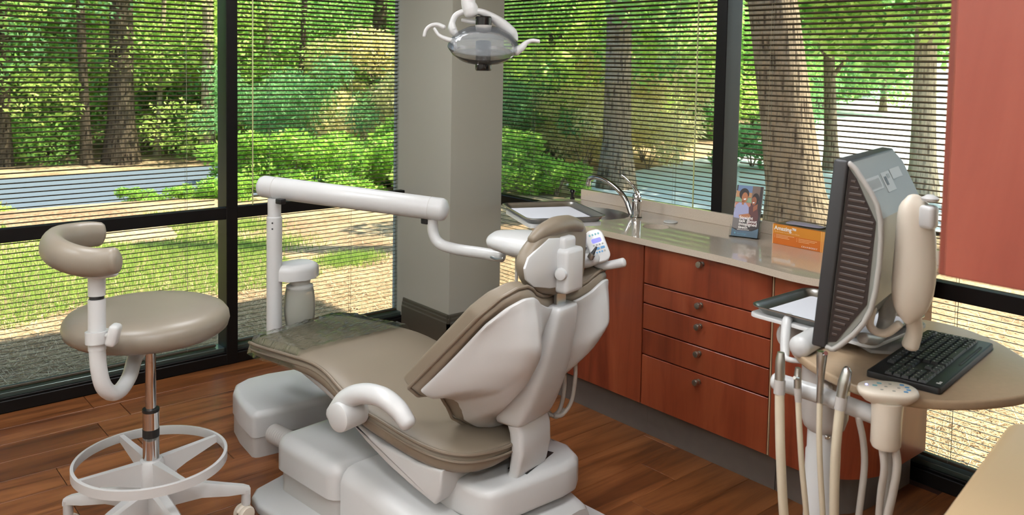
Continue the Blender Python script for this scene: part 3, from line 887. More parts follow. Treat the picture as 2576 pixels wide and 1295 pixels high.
def closed_sheets(A, Bn):
    bb = B()
    n, m = len(A), len(A[0])
    for G in (A, Bn):
        for col in G: bb.v += col
    o = n * m
    for i in range(n - 1):
        for j in range(m - 1):
            a = i * m + j
            bb.f.append((a, a + 1, a + m + 1, a + m))
            bb.f.append((o + a, o + a + m, o + a + m + 1, o + a + 1))
    for i in range(n - 1):
        for j in (0, m - 1):
            a = i * m + j
            bb.f.append((a, a + m, o + a + m, o + a))
    for j in range(m - 1):
        for i in (0, n - 1):
            a = i * m + j
            bb.f.append((a, a + 1, o + a + 1, o + a))
    return bb
closed_sheets(outer, inner).obj('back_shell', 'white', chair, smooth=60, subsurf=1)
closed_sheets(sheet(0.020, 0.028), sheet(0.090, 0.024)).obj('back_cushion', 'vinyl', chair, smooth=60, subsurf=2)
G = sheet(0.040, 0.034)
loop = [G[i][0] for i in range(len(G))] + [G[-1][j] for j in range(1, NV + 1)] + [G[i][-1] for i in range(len(G) - 2, -1, -1)] + [G[0][j] for j in range(NV - 1, 0, -1)]
B().tube(loop + [loop[0]], 0.0058, 8, 3).obj('piping', 'piping', chair)

# headrest
def yz_prism(pts, s0, s1, bev, seg=3):
    bm = bmesh.new()
    lo = [bm.verts.new((s0, p[1], p[2])) for p in pts]
    hi = [bm.verts.new((s1, p[1], p[2])) for p in pts]
    bm.faces.new(lo); bm.faces.new(list(reversed(hi)))
    for i in range(len(pts)):
        j = (i + 1) % len(pts)
        bm.faces.new((lo[i], hi[i], hi[j], lo[j]))
    bmesh.ops.recalc_face_normals(bm, faces=list(bm.faces))
    if bev:
        ed = [e for e in bm.edges if abs(e.verts[0].co.x - e.verts[1].co.x) < 1e-6]
        bmesh.ops.bevel(bm, geom=ed, offset=bev, segments=seg, profile=0.5, affect='EDGES', clamp_overlap=True)
    return B().frombm(bm)
hp = catmull([(0.6, -0.0508, 0.9114), (0.6, -0.1317, 0.9358), (0.6, -0.1802, 0.9833), (0.6, -0.2006, 1.032), (0.6, -0.1789, 1.073), (0.6, -0.1287, 1.107), (0.6, -0.0677, 1.13), (0.6, 0.0055, 1.139), (0.6, 0.0824, 1.136), (0.6, 0.1354, 1.118), (0.6, 0.1546, 1.083), (0.6, 0.1517, 1.031), (0.6, 0.1403, 0.9402), (0.6, 0.1022, 0.8904), (0.6, 0.0148, 0.8951)], 3)
yz_prism([tuple(p) for p in hp], 0.570, 0.628, 0.022, 4).obj('head_cushion', 'vinyl', chair, smooth=60)
B().tube([(0.6, -0.1415, 1.102), (0.605, -0.0969, 1.121), (0.61, -0.0325, 1.131), (0.61, 0.0478, 1.127), (0.61, 0.1123, 1.109)], [0.016, 0.024, 0.030, 0.030, 0.024], 18).obj('head_roll', 'vinyl', chair, smooth=60)
yz_prism([(0.63, -0.078, 0.9403), (0.63, -0.1709, 0.9641), (0.63, -0.2098, 0.994), (0.63, -0.2192, 1.03), (0.63, -0.1994, 1.061), (0.63, -0.0884, 1.103), (0.63, 0.0569, 1.085), (0.63, 0.0692, 1.025), (0.63, 0.0537, 0.9282)], 0.622, 0.632, 0.004, 2).obj('head_plate', 'white', chair, smooth=40)
hbk = [(0.62, 0.672, -0.046, 0.058, 0.918, 1.062)]
for s0, s1, t0, t1, z0, z1 in hbk:
    B().span(s0, s1, t0, t1, z0, z1, 0.014, 4).obj('head_bracket', 'white', chair, smooth=50)
B().span(0.605, 0.652, -0.030, 0.040, 1.045, 1.098, 0.012, 3).obj('bracket_hinge', 'white', chair, smooth=50)
B().lathe([(0.020, 0), (0.021, 0.006), (0.017, 0.016), (0.008, 0.018)], 24, axis_mat((0.650, -0.046, 0.985), (0.35, -1, 0.0))).obj('lock_knob', 'white', chair)
B().span(0.608, 0.622, -0.024, 0.030, 0.84, 0.93, 0.002, 1).obj('head_bar', 'steel', chair)
for z in (0.95, 1.03):
    B().lathe([(0.0045, 0), (0.004, 0.0015)], 12, axis_mat((0.668, 0.0, z), (1, 0, 0))).obj('screw', 'dark_grey', chair)

# near armrest: round pivot and swept arm
pv = (0.0137, -0.405, 0.4654)
B().lathe([(0.040, 0.0), (0.0475, 0.004), (0.049, 0.012), (0.049, 0.10)], 32, axis_mat((pv[0], -0.415, pv[2]), (0, 1, 0))).obj('armrest_pivot', 'white', chair, smooth=50)
B().tube([(-0.0481, -0.36, 0.4481), (0.0027, -0.36, 0.5095), (0.079, -0.36, 0.549), (0.1678, -0.36, 0.5604), (0.2396, -0.36, 0.5393), (0.2855, -0.36, 0.5047)], [0.038, 0.039, 0.037, 0.035, 0.033, 0.029], 18, flat=0.92).obj('armrest', 'white', chair, smooth=60)
B().tube([(0.0, 0.31, 0.46), (0.03, 0.345, 0.50), (0.12, 0.36, 0.53), (0.26, 0.36, 0.51)], [0.034, 0.034, 0.031, 0.027], 16, flat=0.75).obj('armrest', 'white', chair, smooth=60)

# ------------------------------------------------------------------ floor box at the foot end
jb = thing('floor_box', 'white rounded utility box on the floor at the foot of the dental chair', 'utility box', (-1.75, -0.98, 0), R(-96))
jo = [(0.175, -0.215), (0.18, -0.20), (0.18, 0.20), (0.17, 0.22), (-0.10, 0.24), (-0.20, 0.20), (-0.25, 0.10), (-0.26, -0.02), (-0.245, -0.12), (-0.20, -0.185), (-0.13, -0.215), (0.0, -0.228), (0.16, -0.225)]
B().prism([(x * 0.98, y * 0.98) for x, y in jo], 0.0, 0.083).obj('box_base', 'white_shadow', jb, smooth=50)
B().prism(jo, 0.086, 0.192, 0.046, 6).obj('box_cover', 'white', jb, smooth=50)

# ------------------------------------------------------------------ delivery unit: post, arm, instrument head
du = thing('delivery_unit', 'white delivery unit with post, thick swing arm and instrument head beside the dental chair', 'delivery unit', CH, CHR)
PS, PT = -0.842, 0.0
B().lathe([(0.028, 0.400), (0.034, 0.410), (0.0325, 0.44), (0.0325, 0.98), (0.028, 0.985), (0.028, 1.06)], 28, Matrix.Translation((PS, PT, 0))).obj('post', 'white', du, smooth=40)
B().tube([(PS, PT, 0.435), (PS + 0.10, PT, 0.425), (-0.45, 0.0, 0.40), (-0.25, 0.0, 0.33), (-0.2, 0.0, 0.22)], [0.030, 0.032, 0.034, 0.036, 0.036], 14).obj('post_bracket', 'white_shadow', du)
a0, a1 = Vector((-0.9124, 0, 1.105)), Vector((-0.1581, 0.3, 1.054))
dr = (a1 - a0).normalized()
B().tube([tuple(a0), tuple(a0.lerp(a1, 0.5)), tuple(a1)], [0.047, 0.0475, 0.047], 28, 0).obj('swing_arm', 'white', du, smooth=45)
for p, q in ((a0, 0.055), (a1, -0.05)):
    B().tube([tuple(p + dr * q), tuple(p + dr * (q + 0.002))], 0.0478, 28, 0, rounded=False).obj('arm_seam', 'white_shadow', du)
B().tube([(-0.2005, 0.29, 1.021), (-0.1968, 0.292, 0.9554), (-0.1642, 0.295, 0.915), (-0.0855, 0.3, 0.9026), (0.0437, 0.305, 0.9046), (0.1423, 0.31, 0.9042)], 0.0225, 18).obj('elbow_arm', 'white', du, smooth=60)
B().tube([(0.1071, 0.29, 0.9008), (0.146, 0.28, 0.899), (0.1727, 0.28, 0.9062)], 0.006, 8).obj('clamp', 'steel', du)
for p in ((-0.7751, -0.02, 1.058), (-0.226, 0.28, 1.001)):
    B().box(p, (0.035, 0.03, 0.022), 0.004, 2).obj('arm_hinge', 'black_plastic', du)
for v in (548, 562):
    c = (-0.7637, -0.035, 0.991)
    B().lathe([(0.004, 0), (0.003, 0.002)], 10, axis_mat((PS + 0.02, PT - 0.026, 0.96 if v == 548 else 0.935), (0.6, -0.8, 0))).obj('screw', 'dark_grey', du)
# cap that carries the water bottle
bc = Vector((-0.8208, 0.1, 0.7419))
B().prism([(bc.x + x, bc.y + y) for x, y in ((-0.075, -0.10), (-0.02, -0.115), (0.055, -0.085), (0.085, -0.02), (0.085, 0.03), (0.055, 0.08), (-0.01, 0.09), (-0.06, 0.06))], bc.z - 0.035, bc.z + 0.032, 0.030, 5).obj('bottle_cap_housing', 'white', du, smooth=50)
wb = thing('water_bottle', 'frosted water bottle hanging under the white cap on the delivery post', 'water bottle', (0, 0, 0))
bw = Matrix.Translation(CH) @ Matrix.Rotation(CHR, 4, 'Z') @ Matrix.Translation((bc.x + 0.012, bc.y + 0.01, 0))
wb.location = (bw.translation.x, bw.translation.y, 0.455)
z1 = bc.z - 0.036 - 0.455
B().lathe([(0.034, z1 - 0.066), (0.050, z1 - 0.058), (0.0575, z1 - 0.042), (0.058, z1 - 0.036), (0.042, z1 - 0.028), (0.045, z1 - 0.020), (0.048, z1 - 0.010), (0.046, z1)], 32).obj('neck', 'bottle_cap', wb, smooth=45)
B().lathe([(0.058, 0.040), (0.064, 0.075), (0.067, 0.11), (0.066, 0.15), (0.061, 0.19), (0.0575, z1 - 0.044)], 36).obj('bottle_body', 'bottle', wb, smooth=60)
B().lathe([(0.040, 0.0), (0.049, 0.003), (0.053, 0.015), (0.058, 0.040)], 36).obj('bottle_foot', 'bottle_cap', wb, smooth=45)
# instrument head
B().tube([(0.1998, 0.232, 0.9882), (0.2811, 0.2422, 0.9859), (0.3863, 0.2452, 0.9855), (0.5004, 0.2547, 0.983), (0.5811, 0.2638, 0.9734)], [0.082, 0.106, 0.106, 0.088, 0.058], 24, flat=0.46).obj('instrument_head', 'white', du, smooth=60)
B().tube([(0.5688, 0.1679, 0.9785), (0.6026, 0.1806, 0.98), (0.6314, 0.1902, 0.991)], [0.028, 0.034, 0.030], 18, flat=0.72).obj('instrument_rest', 'white', du, smooth=60)
B().lathe([(0.018, 0), (0.020, 0.004), (0.018, 0.012)], 20, axis_mat((0.5715, 0.1979, 1.02), (0.6, -0.7, 0.3))).obj('round_knob', 'white', du)
B().tube([(0.6143, 0.2253, 0.9628), (0.6439, 0.2345, 0.9601), (0.6794, 0.249, 0.9686), (0.7059, 0.2568, 0.9769)], [0.011, 0.0145, 0.0155, 0.0165], 16).obj('grab_handle', 'white', du, smooth=60)
cp_o = Vector((0.6268, 0.2147, 1.03))
# key pad: x across, y up its face, tipped back; vectors in the chair's own frame
wx, wy = Vector((0.761, -0.649, 0.018)), Vector((0.025, 0.057, 0.998))
fwd = Vector((0.648, 0.759, -0.06))
yv = (wy * 0.86 + fwd * 0.42 - wx * 0.30).normalized()
xv = (wx - yv * wx.dot(yv)).normalized()
nv2 = xv.cross(yv).normalized()
inv = Matrix.Rotation(-CHR, 3, 'Z')
xv, yv, nv2 = inv @ xv, inv @ yv, inv @ nv2
KM = Matrix(((xv.x, yv.x, nv2.x, cp_o.x), (xv.y, yv.y, nv2.y, cp_o.y), (xv.z, yv.z, nv2.z, cp_o.z), (0, 0, 0, 1)))
kp = B().prism(rounded_outline(0.066, 0.118, 0.026, 6), -0.024, 0.006, 0.005, 3, mat4=KM, rb=0.006).obj('key_pad', 'white', du, smooth=50)
def pad(name, x, y, w, h, mat):
    B().prism(rounded_outline(w, h, min(w, h) * 0.3, 3, x, y), 0.0062, 0.0072, mat4=KM).obj(name, mat, kp, smooth=0)
pad('display', 0.002, 0.018, 0.034, 0.015, 'screen_blue')
for i in range(4):
    pad('button', -0.015 + i * 0.0105, 0.040, 0.006, 0.007, 'button_teal')
    pad('button', -0.013 + i * 0.0105, 0.002, 0.006, 0.005, 'button_grey')
    pad('button', -0.011 + i * 0.0095, -0.024, 0.006, 0.006, 'button_blue' if i < 3 else 'button_grey')
pad('button', -0.0035, -0.011, 0.015, 0.008, 'button_blue')
pad('button', 0.0145, -0.011, 0.015, 0.008, 'button_blue')
for pts in ([(0.5278, 0.2476, 0.616), (0.5307, 0.2438, 0.5352), (0.5236, 0.2321, 0.4498), (0.5008, 0.2118, 0.4039), (0.474, 0.2037, 0.3937)],
            [(0.4774, 0.2568, 0.5702), (0.4806, 0.2527, 0.484), (0.4726, 0.2414, 0.4119), (0.4532, 0.2249, 0.3842), (0.4294, 0.2083, 0.3966)],
            [(0.4381, 0.2626, 0.5374), (0.4374, 0.2562, 0.4576), (0.4233, 0.2424, 0.4137), (0.4224, 0.2396, 0.3847), (0.4467, 0.2562, 0.3663), (0.4687, 0.2745, 0.3929)]):
    B().tube([pts[0][:2] + (0.86,)] + pts, 0.0075, 10, 6).obj('hose', 'hose_grey', du, smooth=60)
B().tube([(0.4783, 0.232, 0.5641), (0.4793, 0.2313, 0.5441)], 0.018, 16, 0).obj('hose_knob', 'white_shadow', du, smooth=60)
B().tube([(0.2597, 0.2478, 0.9399), (0.2629, 0.2436, 0.8509), (0.2643, 0.2408, 0.799)], 0.006, 8).obj('hose', 'hose_grey', du)
WM = Matrix.Translation(CH) @ Matrix.Rotation(CHR, 4, 'Z')
def handpiece(p0, p1, label):
    p0 = WM @ Vector(p0); p1 = WM @ Vector(p1)
    o = thing('handpiece', label, 'handpiece', p0, group='handpieces in the delivery unit')
    d = p1 - p0
    L = d.length
    mt = axis_mat((0, 0, 0), d)
    B().lathe([(0.0105, 0), (0.0115, 0.004), (0.0115, L * 0.36), (0.009, L * 0.40)], 16, mt).obj('coupling', 'steel', o)
    B().lathe([(0.0075, L * 0.40), (0.0055, L * 0.62), (0.0035, L * 0.96), (0.0025, L)], 14, mt).obj('tip', 'dark_grey', o)
handpiece((0.6362, 0.1507, 0.9986), (0.6551, 0.1616, 1.04), 'steel handpiece tip standing nearest the blue display keypad')
handpiece((0.6016, 0.1433, 0.9919), (0.621, 0.1484, 1.035), 'steel handpiece tip beside the white headrest bracket')

# ------------------------------------------------------------------ instrument tray with paper on the delivery unit
def tray(name, label, c, rz, L, W, h=0.022):
    t = thing(name, label, 'tray', c, rz, 'steel instrument trays')
    rings = []
    for k, (dl, z, r) in enumerate(((-0.046, 0.0, 0.03), (-0.018, h * 0.8, 0.036), (-0.012, h, 0.04), (0.0, h + 0.001, 0.042), (0.0, h - 0.003, 0.042), (-0.006, h - 0.003, 0.04), (-0.014, h - 0.004, 0.038))):
        rings.append([(x, y, z) for x, y in rounded_outline(L + dl, W + dl, r, 6)])
    # inside skin then rim then outside skin
    ins = [[(x, y, z) for x, y in rounded_outline(L + dl, W + dl, r, 6)] for dl, z, r in ((-0.052, 0.0016, 0.028), (-0.022, h * 0.8, 0.034), (-0.014, h, 0.038), (-0.006, h + 0.002, 0.04), (0.0, h + 0.001, 0.042), (0.0, h - 0.002, 0.042), (-0.010, h - 0.004, 0.04), (-0.018, h * 0.75, 0.036), (-0.046, 0.0, 0.03))]
    b = B(); b.loft(ins); b.obj('dish', 'steel', t, smooth=50)
    return t
ta, tb, tc_, td = Vector((-1.087, -1.635, 1.05)), Vector((-1.239, -1.987, 1.05)), Vector((-0.9567, -2.109, 1.05)), Vector((-0.8053, -1.775, 1.05))
ctr = (ta + tb + tc_ + td) / 4
lx = ((tb - ta).length * 0.5 + (tc_ - td).length * 0.5) * 1.06
wy_ = ((tc_ - tb).length * 0.5 + (td - ta).length * 0.5) * 1.08
ang = math.atan2((tb - ta + tc_ - td).y, (tb - ta + tc_ - td).x)
tray('instrument_tray', 'steel instrument tray lined with paper above the dental chair headrest', (ctr.x, ctr.y, 1.030), ang, lx, wy_)
tag(B().prism(rounded_outline(lx - 0.062, wy_ - 0.062, 0.012, 4), 0.0, 0.0012, mat4=Matrix.Translation((ctr.x, ctr.y, 1.0322)) @ Matrix.Rotation(ang, 4, 'Z')).obj('paper_liner', 'paper', smooth=0), 'white paper sheet in the tray above the dental chair headrest', 'paper', 'tray papers')
lc = WM.inverted() @ Vector((ctr.x, ctr.y, 0))
B().prism(rounded_outline(lx - 0.05, wy_ - 0.03, 0.02, 4), 1.012, 1.0285, 0.004, 2, mat4=Matrix.Translation((lc.x, lc.y, 0)) @ Matrix.Rotation(ang - CHR, 4, 'Z')).obj('tray_rest', 'white', du)
B().tube([(lc.x, lc.y, 1.013), (lc.x, lc.y - 0.01, 0.93)], 0.02, 16, 0).obj('tray_post', 'white', du)

# ------------------------------------------------------------------ ceiling fill panels, unseen, added to brighten the room
for i, (x, y) in enumerate(((-4.15, -4.75), (-2.95, -4.75), (-4.15, -3.2), (-2.95, -3.2), (-1.65, -3.2), (-4.15, -1.6), (-2.9, -1.6), (-1.65, -0.95))):
    lab = ('added square fill panel in the rear corner of the ceiling', 'added square fill panel in the rear row beside the wall cabinet', 'added square fill panel in the middle row beside the side wall', 'added square fill panel in the centre of the ceiling', 'added square fill panel over the workstation', 'added square fill panel in the window corner beside the side wall', 'added square fill panel over the stool', 'added square fill panel over the corner column end')[i]
    cl = thing('fill_panel', lab, 'fill light', (x, y, ZC), group='added ceiling fill panels')
    B().span(-0.31, 0.31, -0.31, 0.31, -0.012, -0.0005, 0.003, 1).obj('frame', 'white', cl)
    B().span(-0.28, 0.28, -0.28, 0.28, -0.016, -0.0125).obj('diffuser', 'fill_glow', cl, smooth=0)

# ------------------------------------------------------------------ dental lamp hanging over the chair
LD = 3.0
lp = Vector((-1.597, -2.036, 1.864))
lamp = thing('dental_lamp', 'white dental operating lamp with a clear reflector and curved handles hanging before the column', 'lamp', (lp.x, lp.y, ZC))
def LL(p): return (p[0] - lp.x, p[1] - lp.y, p[2] - ZC)
B().lathe([(0.075, -0.03), (0.085, -0.02), (0.085, -0.001)], 28).obj('ceiling_rose', 'white', lamp)
B().tube([(0, 0, -0.03), (0, 0, lp.z - ZC + 0.03)], 0.024, 18, 0, rounded=False).obj('drop_pole', 'white', lamp)
B().tube([(0, 0, lp.z - ZC + 0.06), (0, 0, lp.z - ZC), LL((-1.592, -2.042, 1.84)), LL((-1.589, -2.045, 1.824))], [0.024, 0.025, 0.028, 0.026], 20).obj('neck', 'white', lamp)
B().tube([LL((-1.583, -2.05, 1.834)), LL((-1.606, -2.03, 1.832)), LL((-1.63, -2.011, 1.817)), LL((-1.641, -2.004, 1.792)), LL((-1.641, -2.005, 1.767)), LL((-1.634, -2.012, 1.753))], [0.010, 0.010, 0.010, 0.0105, 0.017, 0.013], 14).obj('yoke_arm', 'white', lamp, smooth=60)
B().tube([LL((-1.597, -2.038, 1.833)), LL((-1.569, -2.062, 1.831)), LL((-1.528, -2.072, 1.818)), LL((-1.484, -2.085, 1.791)), LL((-1.45, -2.103, 1.759)), LL((-1.44, -2.114, 1.734))], [0.010, 0.012, 0.014, 0.020, 0.020, 0.009], 14).obj('yoke_arm', 'white', lamp, smooth=60)
B().tube([LL((-1.603, -2.009, 1.801)), LL((-1.579, -2.03, 1.797)), LL((-1.557, -2.049, 1.795))], [0.006, 0.009, 0.007], 10).obj('cross_bar', 'white', lamp)
# handles
B().tube([LL((-1.729, -1.959, 1.741)), LL((-1.724, -1.962, 1.762)), LL((-1.711, -1.971, 1.777)), LL((-1.693, -1.986, 1.782)), LL((-1.675, -2.002, 1.773))], [0.0058, 0.0062, 0.0066, 0.0075, 0.0085], 12).obj('handle', 'white', lamp, smooth=60)
B().tube([LL((-1.701, -1.981, 1.768)), LL((-1.69, -1.992, 1.746)), LL((-1.671, -2.009, 1.733)), LL((-1.65, -2.027, 1.726))], [0.006, 0.0065, 0.0085, 0.0085], 12).obj('handle', 'white', lamp, smooth=60)
B().tube([LL((-1.653, -2.024, 1.73)), LL((-1.649, -2.03, 1.708)), LL((-1.645, -2.034, 1.7))], [0.010, 0.009, 0.005], 12).obj('handle_joint', 'white', lamp)
B().tube([LL((-1.489, -2.168, 1.693)), LL((-1.472, -2.181, 1.707)), LL((-1.459, -2.191, 1.724)), LL((-1.444, -2.203, 1.732)), LL((-1.425, -2.219, 1.73))], [0.016, 0.013, 0.0085, 0.007, 0.0068], 12).obj('handle', 'white', lamp, smooth=60)
# clear reflector: a shallow lens of two shells
rc = Vector(LL((-1.56, -2.079, 1.716)))
rax = Vector((-0.16, -0.22, 0.96))
mt = axis_mat(rc, rax)
B().lathe([(0.022, 0.062), (0.060, 0.056), (0.095, 0.038), (0.118, 0.014), (0.126, -0.006), (0.120, -0.010), (0.112, 0.012), (0.090, 0.034), (0.056, 0.051), (0.022, 0.057)], 40, mt).obj('reflector', 'reflector', lamp, smooth=60)
B().lathe([(0.124, -0.004), (0.126, -0.008), (0.112, -0.030), (0.086, -0.050), (0.050, -0.062), (0.020, -0.065), (0.020, -0.061), (0.050, -0.058), (0.084, -0.046), (0.108, -0.028)], 40, mt).obj('front_shield', 'lamp_shield', lamp, smooth=60)
top = Vector(LL((-1.558, -2.075, 1.788)))
B().lathe([(0.028, -0.006), (0.029, 0.022), (0.026, 0.026), (0.010, 0.027)], 24, axis_mat(top, (0, 0, 1))).obj('lamp_cap', 'black_gloss', lamp)
B().lathe([(0.024, -0.018), (0.028, -0.012), (0.030, -0.004)], 24, axis_mat(top, (0, 0, 1))).obj('cap_collar', 'white_shadow', lamp)
mid = Vector(LL((-1.58, -2.104, 1.688)))
B().lathe([(0.0235, -0.034), (0.0265, 0.0), (0.0275, 0.020), (0.026, 0.038), (0.016, 0.042)], 24, axis_mat(mid, (0, 0, 1))).obj('bulb_shield', 'dark_grey', lamp)
low = Vector(LL((-1.587, -2.115, 1.639)))
B().lathe([(0.026, -0.014), (0.0285, -0.010), (0.0285, 0.006), (0.024, 0.010), (0.020, 0.012), (0.022, 0.018), (0.018, 0.022)], 24, axis_mat(low, (0, 0, 1))).obj('focus_knob', 'black_gloss', lamp)

# ------------------------------------------------------------------ assistant stool
SX, SY = -2.512, -1.50
st = thing('stool', 'beige vinyl assistant stool with wrap-around backrest, foot ring and casters', 'stool', (SX, SY, 0))
SR = 0.286
prof = [(0.0, 0.722), (0.19, 0.722), (0.238, 0.730), (0.256, 0.744), (0.262, 0.764), (0.259, 0.784), (0.247, 0.800), (0.222, 0.811), (0.16, 0.817), (0.08, 0.818), (0.002, 0.818)]
B().lathe(prof[1:], 48, Matrix.Translation((-0.006, 0.003, 0))).obj('seat', 'vinyl_stool', st, smooth=60)
B().lathe([(0.012, 0.684), (0.028, 0.697), (0.05, 0.711), (0.055, 0.7215)], 24).obj('seat_plate', 'white_shadow', st)
B().lathe([(0.0172, 0.46), (0.0172, 0.696)], 20).obj('piston', 'chrome', st, smooth=60)
B().lathe([(0.0265, 0.282), (0.0265, 0.372)], 24).obj('cylinder_tube', 'chrome', st, smooth=60)
B().lathe([(0.0265, 0.396), (0.0265, 0.452), (0.0268, 0.458), (0.0268, 0.464), (0.018, 0.465)], 24).obj('cylinder_tube', 'chrome', st, smooth=60)
B().lathe([(0.0272, 0.370), (0.0272, 0.398)], 24).obj('lock_collar', 'black_plastic', st)
B().lathe([(0.0272, 0.456), (0.028, 0.460), (0.0272, 0.466)], 24).obj('gasket', 'black_plastic', st)
B().lathe([(0.028, 0.135), (0.040, 0.150), (0.0405, 0.282), (0.034, 0.292), (0.027, 0.293)], 28).obj('hub', 'white', st, smooth=40)
B().lathe([(0.020, 0.10), (0.026, 0.102), (0.026, 0.135)], 20).obj('hub_plug', 'white_shadow', st)
# foot ring: flat band with four spokes
RR_ = 0.246
ringb = B()
vs, n = [], 72
for i in range(n):
    a = 2 * math.pi * i / n
    for r_, z in ((RR_, 0.272), (RR_, 0.302), (RR_ - 0.002, 0.3035), (RR_ - 0.010, 0.3035), (RR_ - 0.011, 0.302), (RR_ - 0.009, 0.272)):
        ringb.v.append((r_ * math.cos(a), r_ * math.sin(a), z))
for i in range(n):
    for k in range(6):
        a, b_ = i * 6 + k, i * 6 + (k + 1) % 6
        c, d = ((i + 1) % n) * 6 + (k + 1) % 6, ((i + 1) % n) * 6 + k
        ringb.f.append((a, b_, c, d))
ringb.obj('foot_ring', 'white', st, smooth=40)
for k in range(4):
    a = R(7 + 90 * k)
    m4 = Matrix.Rotation(a, 4, 'Z')
    b = B()
    rings = []
    for x, z0, z1, w in ((0.036, 0.205, 0.290, 0.010), (0.12, 0.24, 0.294, 0.008), (0.239, 0.276, 0.300, 0.006)):
        rings.append([tuple(m4 @ Vector(p)) for p in ((x, -w, z0), (x, w, z0), (x, w * 1.3, z1), (x, -w * 1.3, z1))])
    b.loft(rings); b.obj('ring_spoke', 'white', st, smooth=30)
for k in range(5):
    a = R(-13 + 72 * k)
    m4 = Matrix.Rotation(a, 4, 'Z')
    rings = []
    for x, z0, z1, w in ((0.02, 0.115, 0.200, 0.026), (0.08, 0.125, 0.196, 0.024), (0.16, 0.128, 0.178, 0.021), (0.25, 0.112, 0.150, 0.018), (0.305, 0.108, 0.134, 0.0165), (0.325, 0.100, 0.124, 0.014)):
        rings.append([tuple(m4 @ Vector(p)) for p in ((x, -w, z0), (x, w, z0), (x, w, z1 - 0.010), (x, w * 0.6, z1), (x, -w * 0.6, z1), (x, -w, z1 - 0.010))])
    lg = B().loft(rings).obj('leg', 'white', st, smooth=40)
    B().lathe([(0.0155, 0.062), (0.0165, 0.07), (0.0165, 0.118)], 18, m4 @ Matrix.Translation((0.312, 0, 0))).obj('leg_socket', 'white', lg)
    B().lathe([(0.006, 0.045), (0.006, 0.064)], 12, m4 @ Matrix.Translation((0.312, 0, 0))).obj('caster_stem', 'steel', lg)
    sw = (25, -40, 60, 10, -20)[k]
    cm = m4 @ Matrix.Translation((0.312, 0, 0)) @ Matrix.Rotation(R(sw), 4, 'Z')
    for sd in (-1, 1):
        B().lathe([(0.010, 0.004), (0.0285, 0.004), (0.0305, 0.010), (0.0305, 0.020), (0.027, 0.025), (0.010, 0.026)], 24, cm @ Matrix.Translation((-0.008, 0, 0.0308)) @ Matrix.Rotation(R(-90 * sd), 4, 'X')).obj('caster_wheel', 'white_warm', lg, smooth=40)
    B().tube([tuple(cm @ Vector((0.02, 0, 0.036))), tuple(cm @ Vector((0.008, 0, 0.058))), tuple(cm @ Vector((-0.016, 0, 0.060))), tuple(cm @ Vector((-0.034, 0, 0.046)))], 0.008, 10, 4, flat=0.6).obj('caster_hood', 'white_warm', lg)
# back support
def S(p): return (p[0] - SX, p[1] - SY, p[2])
B().tube([(-0.012, -0.02, 0.705), S((-2.576, -1.557, 0.6731)), S((-2.617, -1.63, 0.6402)), S((-2.66, -1.687, 0.6227)), S((-2.696, -1.721, 0.632)), S((-2.723, -1.735, 0.6647)), S((-2.735, -1.733, 0.7217)), S((-2.737, -1.726, 0.7868))], 0.0235, 18).obj('back_arm', 'white', st, smooth=60)
B().tube([S((-2.737, -1.727, 0.7749)), S((-2.734, -1.718, 0.9268))], 0.025, 20, 0, rounded=False).obj('back_post', 'white', st, smooth=40)
B().tube([S((-2.735, -1.728, 0.7963)), S((-2.735, -1.725, 0.8319))], 0.0345, 22, 0, rounded=False).obj('post_collar', 'white', st, smooth=40)
B().tube([S((-2.734, -1.718, 0.9268)), S((-2.734, -1.717, 0.9386))], 0.021, 18, 0, rounded=False).obj('post_gasket', 'black_plastic', st, smooth=40)
B().tube([S((-2.734, -1.717, 0.9374)), S((-2.732, -1.714, 1))], [0.024, 0.025], 20, 0, rounded=False).obj('back_post', 'white', st, smooth=40)
kp_ = Vector(S((-2.707, -1.788, 0.8306)))
km = Matrix.Translation(kp_) @ Matrix.Rotation(R(-35), 4, 'Z') @ Matrix.Rotation(R(14), 4, 'Y')
B().box((0, 0, 0), (0.030, 0.046, 0.064), 0.010, 3, km).obj('clamp_knob', 'white', st, smooth=50)
B().tube([tuple(kp_), S((-2.724, -1.736, 0.8156))], 0.008, 12, 0).obj('knob_stem', 'white', st)
B().tube([S((-2.779, -1.712, 1.009)), S((-2.736, -1.736, 1.003)), S((-2.7, -1.767, 1.006))], [0.020, 0.030, 0.020], 14, flat=0.35).obj('back_bracket', 'white', st)
path = [S((-2.707, -1.81, 1.057)), S((-2.746, -1.777, 1.05)), S((-2.79, -1.739, 1.055)), S((-2.821, -1.673, 1.065)), S((-2.823, -1.578, 1.07)), S((-2.79, -1.488, 1.07)), S((-2.733, -1.431, 1.066)), S((-2.679, -1.412, 1.065)), S((-2.643, -1.404, 1.06))]
B().tube(path, [0.029, 0.032, 0.033, 0.034, 0.035, 0.035, 0.034, 0.032, 0.030], 24, flat=1.35, up=(0, 0, 1)).obj('backrest', 'vinyl_stool', st, smooth=60)

